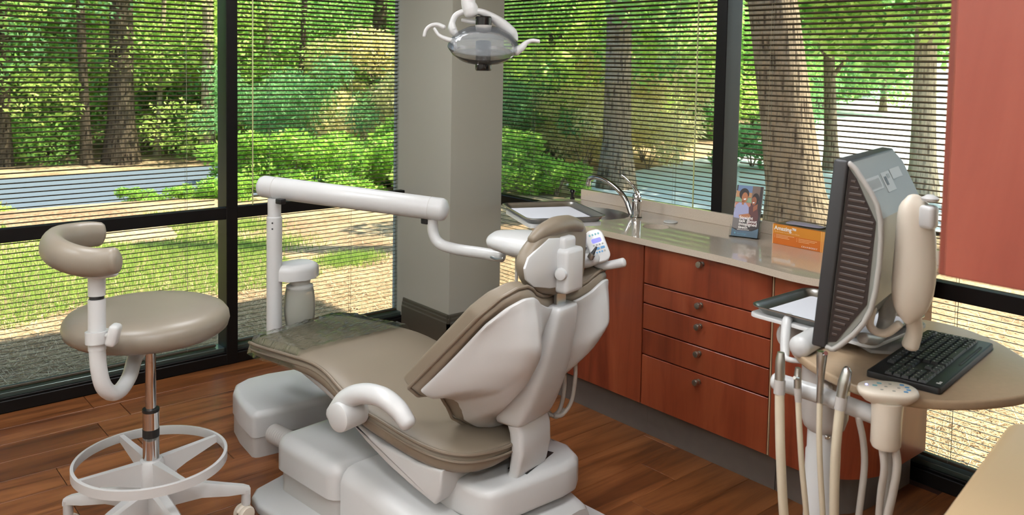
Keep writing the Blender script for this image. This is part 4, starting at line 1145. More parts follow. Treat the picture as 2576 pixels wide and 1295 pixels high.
# ------------------------------------------------------------------ workstation on a pole: tabletop, instrument bar
ZT = 0.885
cart = thing('workstation', 'tan oval workstation table on a white pole with an instrument bar', 'workstation', (-0.5179, -2.849, 0))
c0 = cart.location.copy()
pc = Vector((-1.274, -3.251, 0.6383))
cart.location = (pc.x, pc.y, 0)
c0 = Vector((pc.x, pc.y, 0))
def W(p): return (p[0] - c0.x, p[1] - c0.y, p[2])
tp_ = [(-1.331, -3.179, 0.885), (-1.385, -3.242, 0.885), (-1.426, -3.316, 0.885), (-1.459, -3.402, 0.885), (-1.463, -3.49, 0.885), (-1.429, -3.568, 0.885), (-1.369, -3.633, 0.885), (-1.281, -3.687, 0.885), (-1.181, -3.721, 0.885), (-1.072, -3.716, 0.885), (-0.9652, -3.668, 0.885), (-0.879, -3.591, 0.885), (-0.7983, -3.49, 0.885), (-0.7539, -3.372, 0.885), (-0.7773, -3.263, 0.885), (-0.878, -3.161, 0.885), (-1.03, -3.113, 0.885), (-1.191, -3.122, 0.885)]
loop = [p for p in catmull([W(p) for p in tp_] + [W(tp_[0])], 4)][:-1]
B().prism([(p.x, p.y) for p in loop], ZT - 0.024, ZT, 0.006, 3, rb=0.006).obj('tabletop', 'tabletop', cart, smooth=50)
B().lathe([(0.20, 0.0), (0.20, 0.02), (0.17, 0.032), (0.05, 0.04)], 36).obj('pole_foot', 'white', cart)
B().lathe([(0.046, 0.03), (0.046, 0.60), (0.043, 0.605), (0.043, 0.68)], 28).obj('pole', 'white', cart, smooth=40)
B().lathe([(0.036, 0.655), (0.054, 0.672), (0.062, 0.70), (0.064, 0.80), (0.064, ZT - 0.025)], 28).obj('pole_head', 'white_shadow', cart, smooth=40)
B().lathe([(0.006, 0), (0.007, 0.004), (0.004, 0.008)], 12, axis_mat((-0.036, -0.03, 0.66), (-0.77, -0.64, 0))).obj('screw', 'chrome', cart)
# instrument bar and key pad pod
B().tube([W((-1.545, -3.265, 0.864)), W((-1.511, -3.375, 0.8519)), W((-1.47, -3.491, 0.8288))], 0.0215, 20, 0).obj('instrument_bar', 'white', cart, smooth=60)
B().tube([W((-1.511, -3.375, 0.8519)), (0.0, 0.0, ZT - 0.10)], 0.02, 14, 0).obj('bar_bracket', 'white_shadow', cart)
pk = Vector(W((-1.489, -3.524, 0.8694)))
B().lathe([(0.030, -0.098), (0.0335, -0.090), (0.0335, -0.030), (0.0335, -0.028), (0.035, 0.0), (0.036, 0.012)], 28, Matrix.Translation(pk)).obj('pod_post', 'white_warm', cart, smooth=40)
PM = Matrix.Translation(Vector(W((-1.487, -3.523, 0.9028)))) @ Matrix.Rotation(R(-52), 4, 'Z') @ Matrix.Rotation(R(8), 4, 'X')
pod_r = []
for k, z in ((0.50, -0.030), (0.78, -0.020), (0.95, -0.008), (1.0, 0.0), (0.97, 0.006), (0.90, 0.009)):
    pod_r.append([tuple(PM @ Vector((0.068 * k * math.copysign(abs(math.cos(a)) ** 0.8, math.cos(a)), 0.037 * k * math.copysign(abs(math.sin(a)) ** 0.8, math.sin(a)), z))) for a in [2 * math.pi * i / 36 for i in range(36)]])
pod = B().loft(pod_r).obj('control_pod', 'white_warm', cart, smooth=60)
def podb(name, x, y, w, h, mat, z=0.0092):
    B().prism(rounded_outline(w, h, min(w, h) * 0.4, 3, x, y), z, z + 0.0008, mat4=PM).obj(name, mat, pod, smooth=0)
podb('led', -0.046, 0.008, 0.005, 0.005, 'led_blue')
for x, y in ((-0.028, 0.006), (-0.016, 0.018)): podb('button', x, y, 0.011, 0.006, 'button_teal')
for x, y in ((-0.016, -0.012), (-0.004, 0.004), (0.008, 0.018), (0.010, -0.014), (0.024, 0.002)): podb('button', x, y, 0.007, 0.004, 'button_grey')
for x, y in ((0.034, 0.018), (0.043, 0.008), (0.044, -0.004), (0.036, -0.014)): podb('button', x, y, 0.010, 0.006, 'button_blue')
for pts, r_ in (([(-1.493, -3.458, 0.8202), (-1.476, -3.464, 0.7591), (-1.467, -3.465, 0.6877), (-1.47, -3.458, 0.5719), (-1.462, -3.448, 0.4592)], 0.008),
                ([(-1.501, -3.521, 0.7765), (-1.498, -3.528, 0.721), (-1.487, -3.517, 0.6461), (-1.469, -3.505, 0.4885)], 0.0085),
                ([(-1.478, -3.527, 0.7725), (-1.467, -3.529, 0.7026), (-1.449, -3.513, 0.6029), (-1.433, -3.499, 0.4524)], 0.0085),
                ([(-1.488, -3.544, 0.786), (-1.484, -3.551, 0.7354), (-1.484, -3.544, 0.6658), (-1.481, -3.528, 0.5714), (-1.462, -3.513, 0.4697)], 0.0095)):
    B().tube([W(p) for p in pts], r_, 10, 6).obj('hose', 'hose_grey', cart, smooth=60)
# instruments hanging on the bar
def instrument(name, label, parts, hose_pts, hose_r, hose_mat):
    base = parts[0][1][0]
    o = thing(name, label, 'instrument', base, group='suction and spray instruments on the bar')
    rel = lambda p: (p[0] - base[0], p[1] - base[1], p[2] - base[2])
    for nm, pts, rad, mat in parts:
        B().tube([rel(p) for p in pts], rad, 16, 4, rounded=False).obj(nm, mat, o, smooth=50)
    B().tube([rel(p) for p in hose_pts], hose_r, 12, 6).obj('hose', hose_mat, o, smooth=60)
    return o
instrument('suction_handpiece', 'wide steel suction handpiece at the free end of the bar', [('barrel', [(-1.59, -3.304, 0.889), (-1.588, -3.302, 0.9328), (-1.586, -3.302, 0.9562)], [0.0125, 0.012, 0.0085], 'steel'), ('sleeve', [(-1.592, -3.305, 0.8549), (-1.59, -3.304, 0.889)], 0.0138, 'white_shadow')],
    [(-1.591, -3.305, 0.8598), (-1.593, -3.31, 0.7868), (-1.593, -3.316, 0.6993), (-1.573, -3.319, 0.543), (-1.54, -3.319, 0.408)], 0.0115, 'hose')
instrument('saliva_ejector', 'slim steel saliva ejector valve on the bar', [('barrel', [(-1.575, -3.344, 0.8777), (-1.574, -3.342, 0.9066), (-1.573, -3.342, 0.9259)], [0.0095, 0.009, 0.007], 'steel'), ('sleeve', [(-1.575, -3.347, 0.844), (-1.575, -3.344, 0.8777)], [0.008, 0.0095], 'white_shadow'), ('lever', [(-1.599, -3.348, 0.9089), (-1.583, -3.348, 0.9035)], 0.004, 'chrome')],
    [(-1.575, -3.346, 0.8488), (-1.575, -3.353, 0.7766), (-1.563, -3.357, 0.6757), (-1.54, -3.361, 0.5492), (-1.502, -3.352, 0.4089)], 0.007, 'hose')
instrument('air_water_syringe', 'steel air and water syringe with a flared top on the bar', [('barrel', [(-1.554, -3.391, 0.8508), (-1.551, -3.389, 0.9004), (-1.548, -3.388, 0.953), (-1.546, -3.388, 0.973)], [0.0078, 0.0085, 0.012, 0.013], 'steel'), ('button', [(-1.57, -3.407, 0.9774), (-1.576, -3.414, 0.9826)], 0.005, 'chrome')],
    [(-1.554, -3.391, 0.8546), (-1.556, -3.394, 0.7763), (-1.548, -3.396, 0.6858), (-1.528, -3.397, 0.5604), (-1.5, -3.391, 0.4269)], 0.0068, 'hose')
instrument('scaler_handpiece', 'pointed grey scaler handpiece nearest the control pod', [('nose', [(-1.541, -3.439, 0.8765), (-1.535, -3.441, 0.9123), (-1.529, -3.444, 0.9407), (-1.526, -3.446, 0.9464)], [0.013, 0.0145, 0.010, 0.004], 'steel'), ('sleeve', [(-1.545, -3.438, 0.8463), (-1.541, -3.439, 0.8765)], [0.0135, 0.0135], 'white_shadow')],
    [(-1.545, -3.438, 0.8501), (-1.551, -3.437, 0.7898), (-1.548, -3.433, 0.7098), (-1.534, -3.429, 0.5765), (-1.499, -3.417, 0.4389)], 0.0112, 'hose')

# tray on its bent post
B().tube([W((-1.249, -3.117, 0.9391)), W((-1.272, -3.124, 0.9278)), W((-1.294, -3.135, 0.8966)), W((-1.313, -3.147, 0.8584)), W((-1.327, -3.163, 0.8463)), W((-1.32, -3.195, 0.8471)), W((-1.295, -3.243, 0.8505))], [0.014, 0.014, 0.014, 0.013, 0.008, 0.007, 0.007], 14).obj('tray_post', 'white', cart, smooth=60)
B().tube([W((-1.371, -3.226, 0.9059)), W((-1.267, -3.21, 0.905)), W((-1.104, -3.192, 0.8919))], [0.030, 0.030, 0.030], 22, 0).obj('arm_tube', 'white', cart, smooth=60)
B().lathe([(0.040, 0), (0.044, 0.003), (0.044, 0.012), (0.040, 0.014)], 32, axis_mat(W((-1.209, -3.104, 0.8755)), (-0.77, -0.64, 0.1))).obj('pivot_disc', 'white_shadow', cart, smooth=40)
tc2 = (-1.105, -3.185)
tray('instrument_tray', 'steel tray lined with paper on the workstation beside the monitor', (tc2[0], tc2[1], 0.930), R(90), 0.385, 0.335)
tag(B().prism(rounded_outline(0.325, 0.275, 0.012, 4), 0.0, 0.0012, mat4=Matrix.Translation((tc2[0], tc2[1], 0.9322)) @ Matrix.Rotation(R(90), 4, 'Z')).obj('paper_liner', 'paper', smooth=0), 'white paper sheet in the tray beside the monitor', 'paper', 'tray papers')
B().prism(rounded_outline(0.385, 0.335, 0.03, 4), 0.0, 0.010, 0.004, 2, mat4=Matrix.Translation((tc2[0] - c0.x, tc2[1] - c0.y, 0.9185)) @ Matrix.Rotation(R(90), 4, 'Z')).obj('tray_shelf', 'white', cart)

# ------------------------------------------------------------------ monitor seen from behind
mo = Vector((-1.566, -3.369, 0.9878))
phi = R(37)
rgt, fw2 = Vector((0.761, -0.649, 0)), Vector((0.648, 0.759, 0))
xd = (fw2 * math.cos(phi) + rgt * math.sin(phi)).normalized()       # across the screen, away from the viewer
yd = (rgt * math.cos(phi) - fw2 * math.sin(phi)).normalized()       # backwards, away from the screen
tiltm = Matrix(((xd.x, yd.x, 0, mo.x), (xd.y, yd.y, 0, mo.y), (0, 0, 1, mo.z), (0, 0, 0, 1)))
mon = thing('monitor', 'black and grey flat monitor with side vents seen from behind', 'monitor', mo)
TM = Matrix.Translation(-mo) @ tiltm @ Matrix.Rotation(R(-4.5), 4, 'X')
MW, MH = 0.43, 0.455
B().span(0, MW, 0, 0.034, 0, MH, 0.006, 3, TM).obj('bezel', 'dark_grey', mon, smooth=40)
B().span(0.02, MW - 0.02, -0.002, 0.001, 0.025, MH - 0.02, mat4=TM).obj('screen', 'black_gloss', mon, smooth=0)
prof = [(0.034, MH - 0.006), (0.060, MH - 0.03), (0.118, MH - 0.125), (0.122, 0.12), (0.060, 0.012), (0.034, 0.004)]
def yz(pts, x0, x1):
    b = B()
    b.loft([[tuple(TM @ Vector((x, p[0], p[1]))) for p in pts] for x in (x0, x1)])
    return b
yz(prof, 0.012, MW - 0.004).obj('back_housing', 'grey_plastic', mon, smooth=30)
rim = [tuple(TM @ Vector((0.008, y, z))) for y, z in prof]
B().tube(rim, 0.0065, 10, 4).obj('housing_rim', 'silver_plastic', mon, smooth=60)
inn = [(0.036, MH - 0.02), (0.054, MH - 0.04), (0.108, MH - 0.132), (0.111, 0.128), (0.054, 0.022), (0.036, 0.016)]
yz(inn, 0.0095, 0.0125).obj('vent_panel', 'vent_dark', mon, smooth=0)
for k in range(26):
    z = 0.035 + k * 0.0148
    if z > MH - 0.05: break
    if z < 0.128: w1 = 0.054 + (z - 0.022) / 0.106 * 0.057
    elif z > MH - 0.132: w1 = 0.108 - (z - (MH - 0.132)) / 0.092 * 0.054
    else: w1 = 0.110
    B().span(0.007, 0.0095, 0.042, w1 - 0.006, z, z + 0.0065, 0.001, 1, TM).obj('vent_bar', 'vent_slot', mon)
# printed stickers on the sloping back
sl0, sl1 = Vector((0, 0.060, MH - 0.03)), Vector((0, 0.118, MH - 0.125))
def sticker(x0, x1, f0, f1, mat, k=1):
    nrm = Vector((0, 0.853, 0.521)) * (0.0006 * k)
    P = []
    for x, f in ((x0, f0), (x1, f0), (x1, f1), (x0, f1)):
        q = sl0.lerp(sl1, f) + nrm; q.x = x
        P.append(tuple(TM @ q))
    b = B(); b.v = P; b.f = [(0, 1, 2, 3)]
    b.obj('sticker', mat, mon, smooth=0)
sticker(0.03, 0.15, 0.12, 0.42, 'silver_plastic'); sticker(0.17, 0.25, 0.10, 0.55, 'silver_plastic'); sticker(0.26, 0.36, 0.08, 0.32, 'silver_plastic')
for i in range(12): sticker(0.035 + i * 0.0092, 0.038 + i * 0.0092, 0.18, 0.38, 'grey_plastic', 2)
sticker(0.185, 0.205, 0.20, 0.40, 'dark_grey', 2); sticker(0.215, 0.24, 0.16, 0.26, 'grey_plastic', 2)
# monitor mount: ear shaped cover, loop and foot
mm = thing('monitor_mount', 'white ear-shaped monitor arm cover behind the monitor', 'monitor mount', (-1.377, -3.531, 0.9903))
mb = mm.location.copy()
def Q(p): return (p[0] - mb.x, p[1] - mb.y, p[2] - mb.z)
rings = []
for (u0, u1, v, th) in ((2283, 2318, 500, 0.012), (2262, 2342, 510, 0.026), (2256, 2350, 545, 0.032), (2252, 2354, 600, 0.034), (2248, 2356, 660, 0.035), (2245, 2354, 710, 0.035), (2243, 2344, 755, 0.034), (2250, 2325, 790, 0.030), (2268, 2300, 808, 0.018)):
    pass
ear = [((-1.408, -3.529, 1.349), 0.020), ((-1.409, -3.529, 1.338), 0.038), ((-1.407, -3.534, 1.293), 0.045), ((-1.409, -3.538, 1.218), 0.050), ((-1.414, -3.539, 1.153), 0.052), ((-1.42, -3.538, 1.106), 0.047), ((-1.425, -3.536, 1.073), 0.030), ((-1.427, -3.535, 1.061), 0.012)]
B().tube([Q(p) for p, r_ in ear], [r_ for p, r_ in ear], 24, 0, flat=0.62, up=(0.648, 0.759, 0)).obj('arm_cover', 'white_warm', mm, smooth=60, subsurf=1)
B().box(Q((-1.414, -3.566, 1.313)), (0.036, 0.036, 0.055), 0.010, 3).obj('arm_clamp', 'white', mm, smooth=50)
B().lathe([(0.018, 0), (0.020, 0.006), (0.008, 0.014)], 18, axis_mat(Q((-1.41, -3.566, 1.35)), (0, 0, 1))).obj('clamp_cap', 'white', mm)
B().tube([Q((-1.389, -3.528, 1.069)), Q((-1.376, -3.529, 1.028)), Q((-1.374, -3.52, 0.9889))], [0.020, 0.018, 0.020], 16).obj('arm_post', 'white_warm', mm, smooth=60)
B().tube([Q((-1.412, -3.442, 1.068)), Q((-1.419, -3.439, 1.032)), Q((-1.42, -3.453, 1.016)), Q((-1.417, -3.481, 1.017)), Q((-1.413, -3.509, 1.045))], 0.010, 12).obj('cable_loop', 'white_warm', mm, smooth=60)
B().prism([(x, y) for x, y in [(p[0] - mb.x, p[1] - mb.y) for p in ((-1.172, -3.276, 0.89), (-1.042, -3.269, 0.89), (-0.9837, -3.345, 0.89), (-1.057, -3.39, 0.89), (-1.168, -3.387, 0.89), (-1.208, -3.341, 0.89))]], ZT + 0.0005 - mb.z, ZT + 0.010 - mb.z, 0.004, 2).obj('mount_foot', 'white', mm)
B().tube([Q((-1.433, -3.43, 0.9947)), Q((-1.31, -3.405, 0.9642)), Q((-1.251, -3.4, 1.004)), Q((-1.281, -3.418, 1.118))], [0.014, 0.016, 0.02, 0.03], 14).obj('monitor_bracket', 'silver_plastic', mm, smooth=60)

# ------------------------------------------------------------------ keyboard
k0, k1, k2, k3 = Vector((-1.356, -3.418, 0.9)), Vector((-1.367, -3.591, 0.9)), Vector((-0.8748, -3.533, 0.9)), Vector((-0.876, -3.36, 0.9))
KL = ((k2 - k1).length + (k3 - k0).length) / 2 * 0.97
KW = (k1 - k0).length
kx = (k2 - k1); kx.z = 0; kx.normalize()
ky = Vector((-kx.y, kx.x, 0))            # from the front edge (k1-k2) towards the back edge
kbd = thing('keyboard', 'black full-size keyboard on the tan workstation table', 'keyboard', (k1.x, k1.y, ZT + 0.0006), math.atan2(kx.y, kx.x))
B().prism(rounded_outline(KL, KW, 0.008, 3, KL / 2, KW / 2), 0.0, 0.016, 0.004, 2).obj('case', 'black_plastic', kbd, smooth=40)
kmesh = {}
def key(x, y, w, h):
    kk = (round(w, 4), round(h, 4))
    if kk not in kmesh:
        b = B()
        b.loft([[(px * w / 2, py * h / 2, 0.0) for px, py in ((-1, -1), (1, -1), (1, 1), (-1, 1))], [(px * (w / 2 - 0.0022), py * (h / 2 - 0.0022), 0.0065) for px, py in ((-1, -1), (1, -1), (1, 1), (-1, 1))]])
        kmesh[kk] = b.mesh('key', 0)
    o = put('key', kmesh[kk], 'key', kbd)
    o.location = (x, y, 0.0161)
    q = B(); q.v = [(-w * 0.25, 0.001, 0.0067), (-w * 0.05, 0.001, 0.0067), (-w * 0.05, h * 0.25, 0.0067), (-w * 0.25, h * 0.25, 0.0067)]; q.f = [(0, 1, 2, 3)]
    return o
u = KL / 23.4
rowh = (KW - 0.046) / 6.5
legend = None
for rI in range(6):
    y = 0.034 + rowh * (rI + 0.5) + (0.006 if rI == 5 else 0)
    xs = []
    x = 0.008
    # keys run from the near end (number pad) to the far end
    cols = 21
    for cI in range(cols):
        w = u * 0.95
        if cI == 4: x += u * 0.45
        if cI == 7: x += u * 0.45
        if rI in (1, 2) and 4 <= cI < 7 and not (rI == 1 and cI == 5) and rI != 0:
            x += u; continue
        if rI == 0 and 10 <= cI <= 15:
            if cI == 10:
                key(x + u * 3.0, y, u * 5.9, rowh * 0.92)
            x += u; continue
        if rI == 5 and cI < 4:
            x += u; continue
        key(x + u / 2, y, w, rowh * 0.92)
        x += u
lmesh = None
b = B(); b.v = [(-0.0022, -0.001, 0), (0.0022, -0.001, 0), (0.0022, 0.0016, 0), (-0.0022, 0.0016, 0)]; b.f = [(0, 1, 2, 3)]
lmesh = b.mesh('key_legend', 0)
for o in [c for c in kbd.children if c.name.split('.')[0] == 'key']:
    l = put('key_legend', lmesh, 'print_white', o)
    l.location = (-0.002, 0.002, 0.0068)
B().span(KL * 0.45, KL * 0.86, 0.012, 0.019, 0.0162, 0.0175, 0.001, 1).obj('trim_strip', 'dark_grey', kbd)
B().span(0.030, 0.036, 0.008, 0.018, 0.0162, 0.0168).obj('printed_logo', 'print_white', kbd, smooth=0)
B().span(0.040, 0.048, 0.008, 0.014, 0.0162, 0.0168).obj('printed_logo', 'print_white', kbd, smooth=0)

# ------------------------------------------------------------------ near cabinet: tan counter below, cherry wall unit above
near_c = thing('side_counter', 'tan laminate counter with a rounded corner close to the viewer', 'counter', (-1.6, -4.4, 0))
P = [(-1.545, -4.2), (-1.545, -3.86), (-1.549, -3.842), (-1.558, -3.828), (-1.572, -3.819), (-1.590, -3.816), (-1.61, -3.818), (-2.25, -3.912), (-2.60, -3.96), (-2.62, -4.2)]
B().prism([(x + 1.6, y + 4.4) for x, y in P], 0.915, 0.95, 0.008, 3).obj('counter_top', 'tan_far', near_c, smooth=50)
B().span(-0.80, 0.02, 0.22, 0.42, 0.0, 0.914).obj('counter_body', 'tan_far', near_c, smooth=0)
wu = thing('wall_cabinet', 'cherry red wall cabinet hanging close to the viewer', 'cabinet', (-2.0, -4.0, 1.37))
q0 = Vector((-2.189, -3.915, 1.361))
B().span(q0.x + 2.0, q0.x + 2.0 + 0.5, -0.75, q0.y + 4.0, q0.z - 1.37, ZC - 1.37 - 0.001, 0.003, 1).obj('cabinet_box', 'cherry_far', wu)
B().span(q0.x + 2.0 - 0.018, q0.x + 2.0 - 0.001, -0.745, q0.y + 4.0 - 0.016, q0.z - 1.37 + 0.004, ZC - 1.37 - 0.01, 0.002, 1).obj('cabinet_side', 'cherry_far', wu)

# ------------------------------------------------------------------ outdoors
GZ = -0.15
def raw(name, v, f, mat, parent=None, smooth=False):
    me = bpy.data.meshes.new(name)
    me.from_pydata(v, [], f)
    if smooth: me.shade_smooth()
    return put(name, me, mat, parent)

def ground_material():
    m = bpy.data.materials.new('pine straw and mulch ground')
    m.use_nodes = True
    nt = m.node_tree
    b = nt.nodes['Principled BSDF']
    b.inputs['Roughness'].default_value = 0.95
    b.inputs['Specular IOR Level'].default_value = 0.1
    tc = nt.nodes.new('ShaderNodeTexCoord')
    n1 = nt.nodes.new('ShaderNodeTexNoise'); n1.inputs['Scale'].default_value = 28; n1.inputs['Detail'].default_value = 6; n1.inputs['Roughness'].default_value = 0.7
    n2 = nt.nodes.new('ShaderNodeTexNoise'); n2.inputs['Scale'].default_value = 0.9; n2.inputs['Detail'].default_value = 3
    nt.links.new(tc.outputs['Object'], n1.inputs['Vector']); nt.links.new(tc.outputs['Object'], n2.inputs['Vector'])
    r1 = nt.nodes.new('ShaderNodeValToRGB')
    r1.color_ramp.elements[0].position = 0.35; r1.color_ramp.elements[0].color = srgb(138, 116, 92)
    r1.color_ramp.elements[1].position = 0.65; r1.color_ramp.elements[1].color = srgb(208, 186, 156)
    r2 = nt.nodes.new('ShaderNodeValToRGB')
    r2.color_ramp.elements[0].position = 0.40; r2.color_ramp.elements[0].color = srgb(158, 124, 100)
    r2.color_ramp.elements[1].position = 0.60; r2.color_ramp.elements[1].color = srgb(250, 240, 226)
    nt.links.new(n1.outputs['Fac'], r1.inputs['Fac']); nt.links.new(n2.outputs['Fac'], r2.inputs['Fac'])
    mx = nt.nodes.new('ShaderNodeMix'); mx.data_type = 'RGBA'; mx.blend_type = 'MULTIPLY'; mx.inputs['Factor'].default_value = 0.6
    nt.links.new(r1.outputs['Color'], mx.inputs['A']); nt.links.new(r2.outputs['Color'], mx.inputs['B'])
    nt.links.new(mx.outputs['Result'], b.inputs['Base Color'])
    bp = nt.nodes.new('ShaderNodeBump'); bp.inputs['Strength'].default_value = 0.6; bp.inputs['Distance'].default_value = 0.02
    nt.links.new(n1.outputs['Fac'], bp.inputs['Height']); nt.links.new(bp.outputs['Normal'], b.inputs['Normal'])
    return m

def leaf_material(name, c1, c2, transl=0.55):
    m = bpy.data.materials.new(name)
    m.use_nodes = True
    nt = m.node_tree
    nt.nodes.clear()
    o = nt.nodes.new('ShaderNodeOutputMaterial')
    d = nt.nodes.new('ShaderNodeBsdfDiffuse'); t = nt.nodes.new('ShaderNodeBsdfTranslucent')
    mx = nt.nodes.new('ShaderNodeMixShader'); mx.inputs[0].default_value = transl
    geo = nt.nodes.new('ShaderNodeNewGeometry')
    rp = nt.nodes.new('ShaderNodeMix'); rp.data_type = 'RGBA'
    rp.inputs['A'].default_value = c1; rp.inputs['B'].default_value = c2
    nt.links.new(geo.outputs['Random Per Island'], rp.inputs['Factor'])
    nt.links.new(rp.outputs['Result'], d.inputs['Color'])
    hs = nt.nodes.new('ShaderNodeHueSaturation'); hs.inputs['Hue'].default_value = 0.48; hs.inputs['Value'].default_value = 1.55; hs.inputs['Saturation'].default_value = 0.84
    nt.links.new(rp.outputs['Result'], hs.inputs['Color']); nt.links.new(hs.outputs['Color'], t.inputs['Color'])
    nt.links.new(d.outputs[0], mx.inputs[1]); nt.links.new(t.outputs[0], mx.inputs[2])
    nt.links.new(mx.outputs[0], o.inputs['Surface'])
    return m

def bark_material(name, c1, c2):
    m = material(name, c1, 0.9, spec=0.1)
    nt = m.node_tree
    b = nt.nodes['Principled BSDF']
    tc = nt.nodes.new('ShaderNodeTexCoord'); mp = nt.nodes.new('ShaderNodeMapping'); mp.inputs['Scale'].default_value = (15, 15, 2.2)
    v = nt.nodes.new('ShaderNodeTexVoronoi'); v.inputs['Scale'].default_value = 1.6
    n = nt.nodes.new('ShaderNodeTexNoise'); n.inputs['Scale'].default_value = 3; n.inputs['Detail'].default_value = 6
    nt.links.new(tc.outputs['Object'], mp.inputs['Vector']); nt.links.new(mp.outputs[0], v.inputs['Vector']); nt.links.new(mp.outputs[0], n.inputs['Vector'])
    ad = nt.nodes.new('ShaderNodeMath'); ad.operation = 'ADD'
    nt.links.new(v.outputs['Distance'], ad.inputs[0]); nt.links.new(n.outputs['Fac'], ad.inputs[1])
    r = nt.nodes.new('ShaderNodeValToRGB')
    r.color_ramp.elements[0].position = 0.55; r.color_ramp.elements[0].color = c1
    r.color_ramp.elements[1].position = 1.15 if False else 1.0; r.color_ramp.elements[1].color = c2
    nt.links.new(ad.outputs[0], r.inputs['Fac']); nt.links.new(r.outputs['Color'], b.inputs['Base Color'])
    bp = nt.nodes.new('ShaderNodeBump'); bp.inputs['Strength'].default_value = 1.0; bp.inputs['Distance'].default_value = 0.03
    nt.links.new(ad.outputs[0], bp.inputs['Height']); nt.links.new(bp.outputs['Normal'], b.inputs['Normal'])
    return m
M['ground'] = ground_material()
M['asphalt'] = material('grey road asphalt', srgb(84, 94, 108), 0.9, noise=(srgb(94, 102, 114), 40, 0.3))
M['concrete'] = material('pale concrete drive', srgb(196, 198, 202), 0.85, noise=(srgb(206, 206, 208), 6, 0.3))
M['leaf_a'] = leaf_material('mid green leaf', srgb(96, 150, 74), srgb(164, 206, 104))
M['leaf_b'] = leaf_material('yellow green leaf', srgb(140, 180, 80), srgb(212, 226, 132))
M['leaf_c'] = leaf_material('blue green leaf', srgb(88, 144, 94), srgb(142, 188, 122))
M['leaf_d'] = leaf_material('pale olive bamboo leaf', srgb(186, 182, 120), srgb(234, 224, 170))
M['leaf_e'] = leaf_material('azalea leaf', srgb(92, 148, 56), srgb(176, 208, 90))
M['bark'] = bark_material('grey brown bark', srgb(74, 62, 52), srgb(150, 132, 110))
M['bark_shaded'] = bark_material('bark darkened for shade', srgb(32, 26, 21), srgb(88, 76, 62))  # woodland shade on the trunks put into the bark colour
M['bark_pale'] = bark_material('pale bark', srgb(116, 100, 84), srgb(190, 170, 142))
M['straw'] = leaf_material('dry pine straw', srgb(152, 124, 92), srgb(222, 200, 166), 0.15)
M['grassblade'] = leaf_material('lawn grass blade', srgb(104, 140, 52), srgb(172, 190, 96), 0.4)
M['culm'] = material('bamboo culm', srgb(166, 150, 100), 0.6)

# ground with a low mulch bank towards the road
v, f = [], []
NX_, NY_ = 90, 90
def gheight(x, y):
    h = GZ
    h += 0.22 * math.exp(-((y - 5.4) / 0.8) ** 2) * (1 / (1 + math.exp((x - 0.6) * 2.0)))
    h += 0.02 * math.sin(x * 1.3) * math.sin(y * 1.1)
    return h
for i in range(NX_ + 1):
    for j in range(NY_ + 1):
        a, b_ = (i / NX_) * 2 - 1, (j / NY_) * 2 - 1
        x = 2 + 70 * a * abs(a) ** 1.2; y = 2 + 70 * b_ * abs(b_) ** 1.2
        v.append((x, y, gheight(x, y)))
for i in range(NX_):
    for j in range(NY_):
        a = i * (NY_ + 1) + j
        f.append((a, a + NY_ + 1, a + NY_ + 2, a + 1))
tag(raw('ground', v, f, 'ground', smooth=True), 'pine straw and mulch covered ground outside the windows', 'ground', kind='structure')
tag(raw('road', [(-30, 6.35, -0.10), (3.4, 6.05, -0.10), (5.6, 7.2, -0.10), (5.6, 10.8, -0.10), (3.4, 9.3, -0.10), (-30, 10.4, -0.10)], [(0, 1, 4, 5), (1, 2, 3, 4)], 'asphalt'), 'grey road beyond the mulch bank', 'road', kind='structure')
tag(raw('driveway', [(5.3, 4.6, -0.11), (5.2, 2.4, -0.11), (5.6, 0.9, -0.11), (6.6, -1.2, -0.11), (7.4, -8, -0.11), (70, -8, -0.10), (70, 34, -0.10), (12, 6.2, -0.11)], [(0, 1, 2, 3, 4, 5, 6, 7)], 'concrete'), 'pale concrete drive outside the right windows', 'driveway', kind='structure')

def strands(n, area, lmin, lmax, wid, rng, rise=0.03, zofs=0.0, upright=False):
    v, f = [], []
    for _ in range(n):
        x, y = area(rng)
        z = gheight(x, y) + zofs
        L = rng.uniform(lmin, lmax); a = rng.uniform(0, 2 * math.pi)
        if upright:
            tx, ty = rng.uniform(-0.4, 0.4) * L, rng.uniform(-0.4, 0.4) * L
            w = wid
            v += [(x - w * math.cos(a), y - w * math.sin(a), z), (x + w * math.cos(a), y + w * math.sin(a), z), (x + tx, y + ty, z + L)]
            k = len(v); f.append((k - 3, k - 2, k - 1))
        else:
            dx, dy = math.cos(a) * L / 2, math.sin(a) * L / 2
            nx, ny = -math.sin(a) * wid, math.cos(a) * wid
            z0, z1 = z + rng.uniform(0.004, rise), z + rng.uniform(0.004, rise)
            v += [(x - dx - nx, y - dy - ny, z0), (x - dx + nx, y - dy + ny, z0), (x + dx + nx, y + dy + ny, z1), (x + dx - nx, y + dy - ny, z1)]
            k = len(v); f.append((k - 4, k - 3, k - 2, k - 1))
    return v, f
rg = random.Random(5)
def near_area(r):
    if r.random() < 0.5:
        return (r.uniform(-3.6, 1.6), 0.16 + abs(r.gauss(0, 1.1)))
    return (0.16 + abs(r.gauss(0, 1.9)), r.uniform(-4.6, 1.2))
v, f = strands(46000, near_area, 0.08, 0.22, 0.0016, rg)
tag(raw('pine_straw', v, f, 'straw'), 'loose dry pine straw lying under the windows', 'pine straw', kind='stuff')
def lawn_area(r):
    for _ in range(50):
        x, y = r.uniform(-4.6, 0.0), r.uniform(1.9, 4.9)
        if math.sin(x * 1.7 + 0.4) * math.sin(y * 1.9 + x) > -0.35 and y > 2.0 + 0.25 * math.sin(x * 3):
            return x, y
    return -3, 3
v, f = strands(42000, lawn_area, 0.03, 0.075, 0.0035, rg, upright=True)
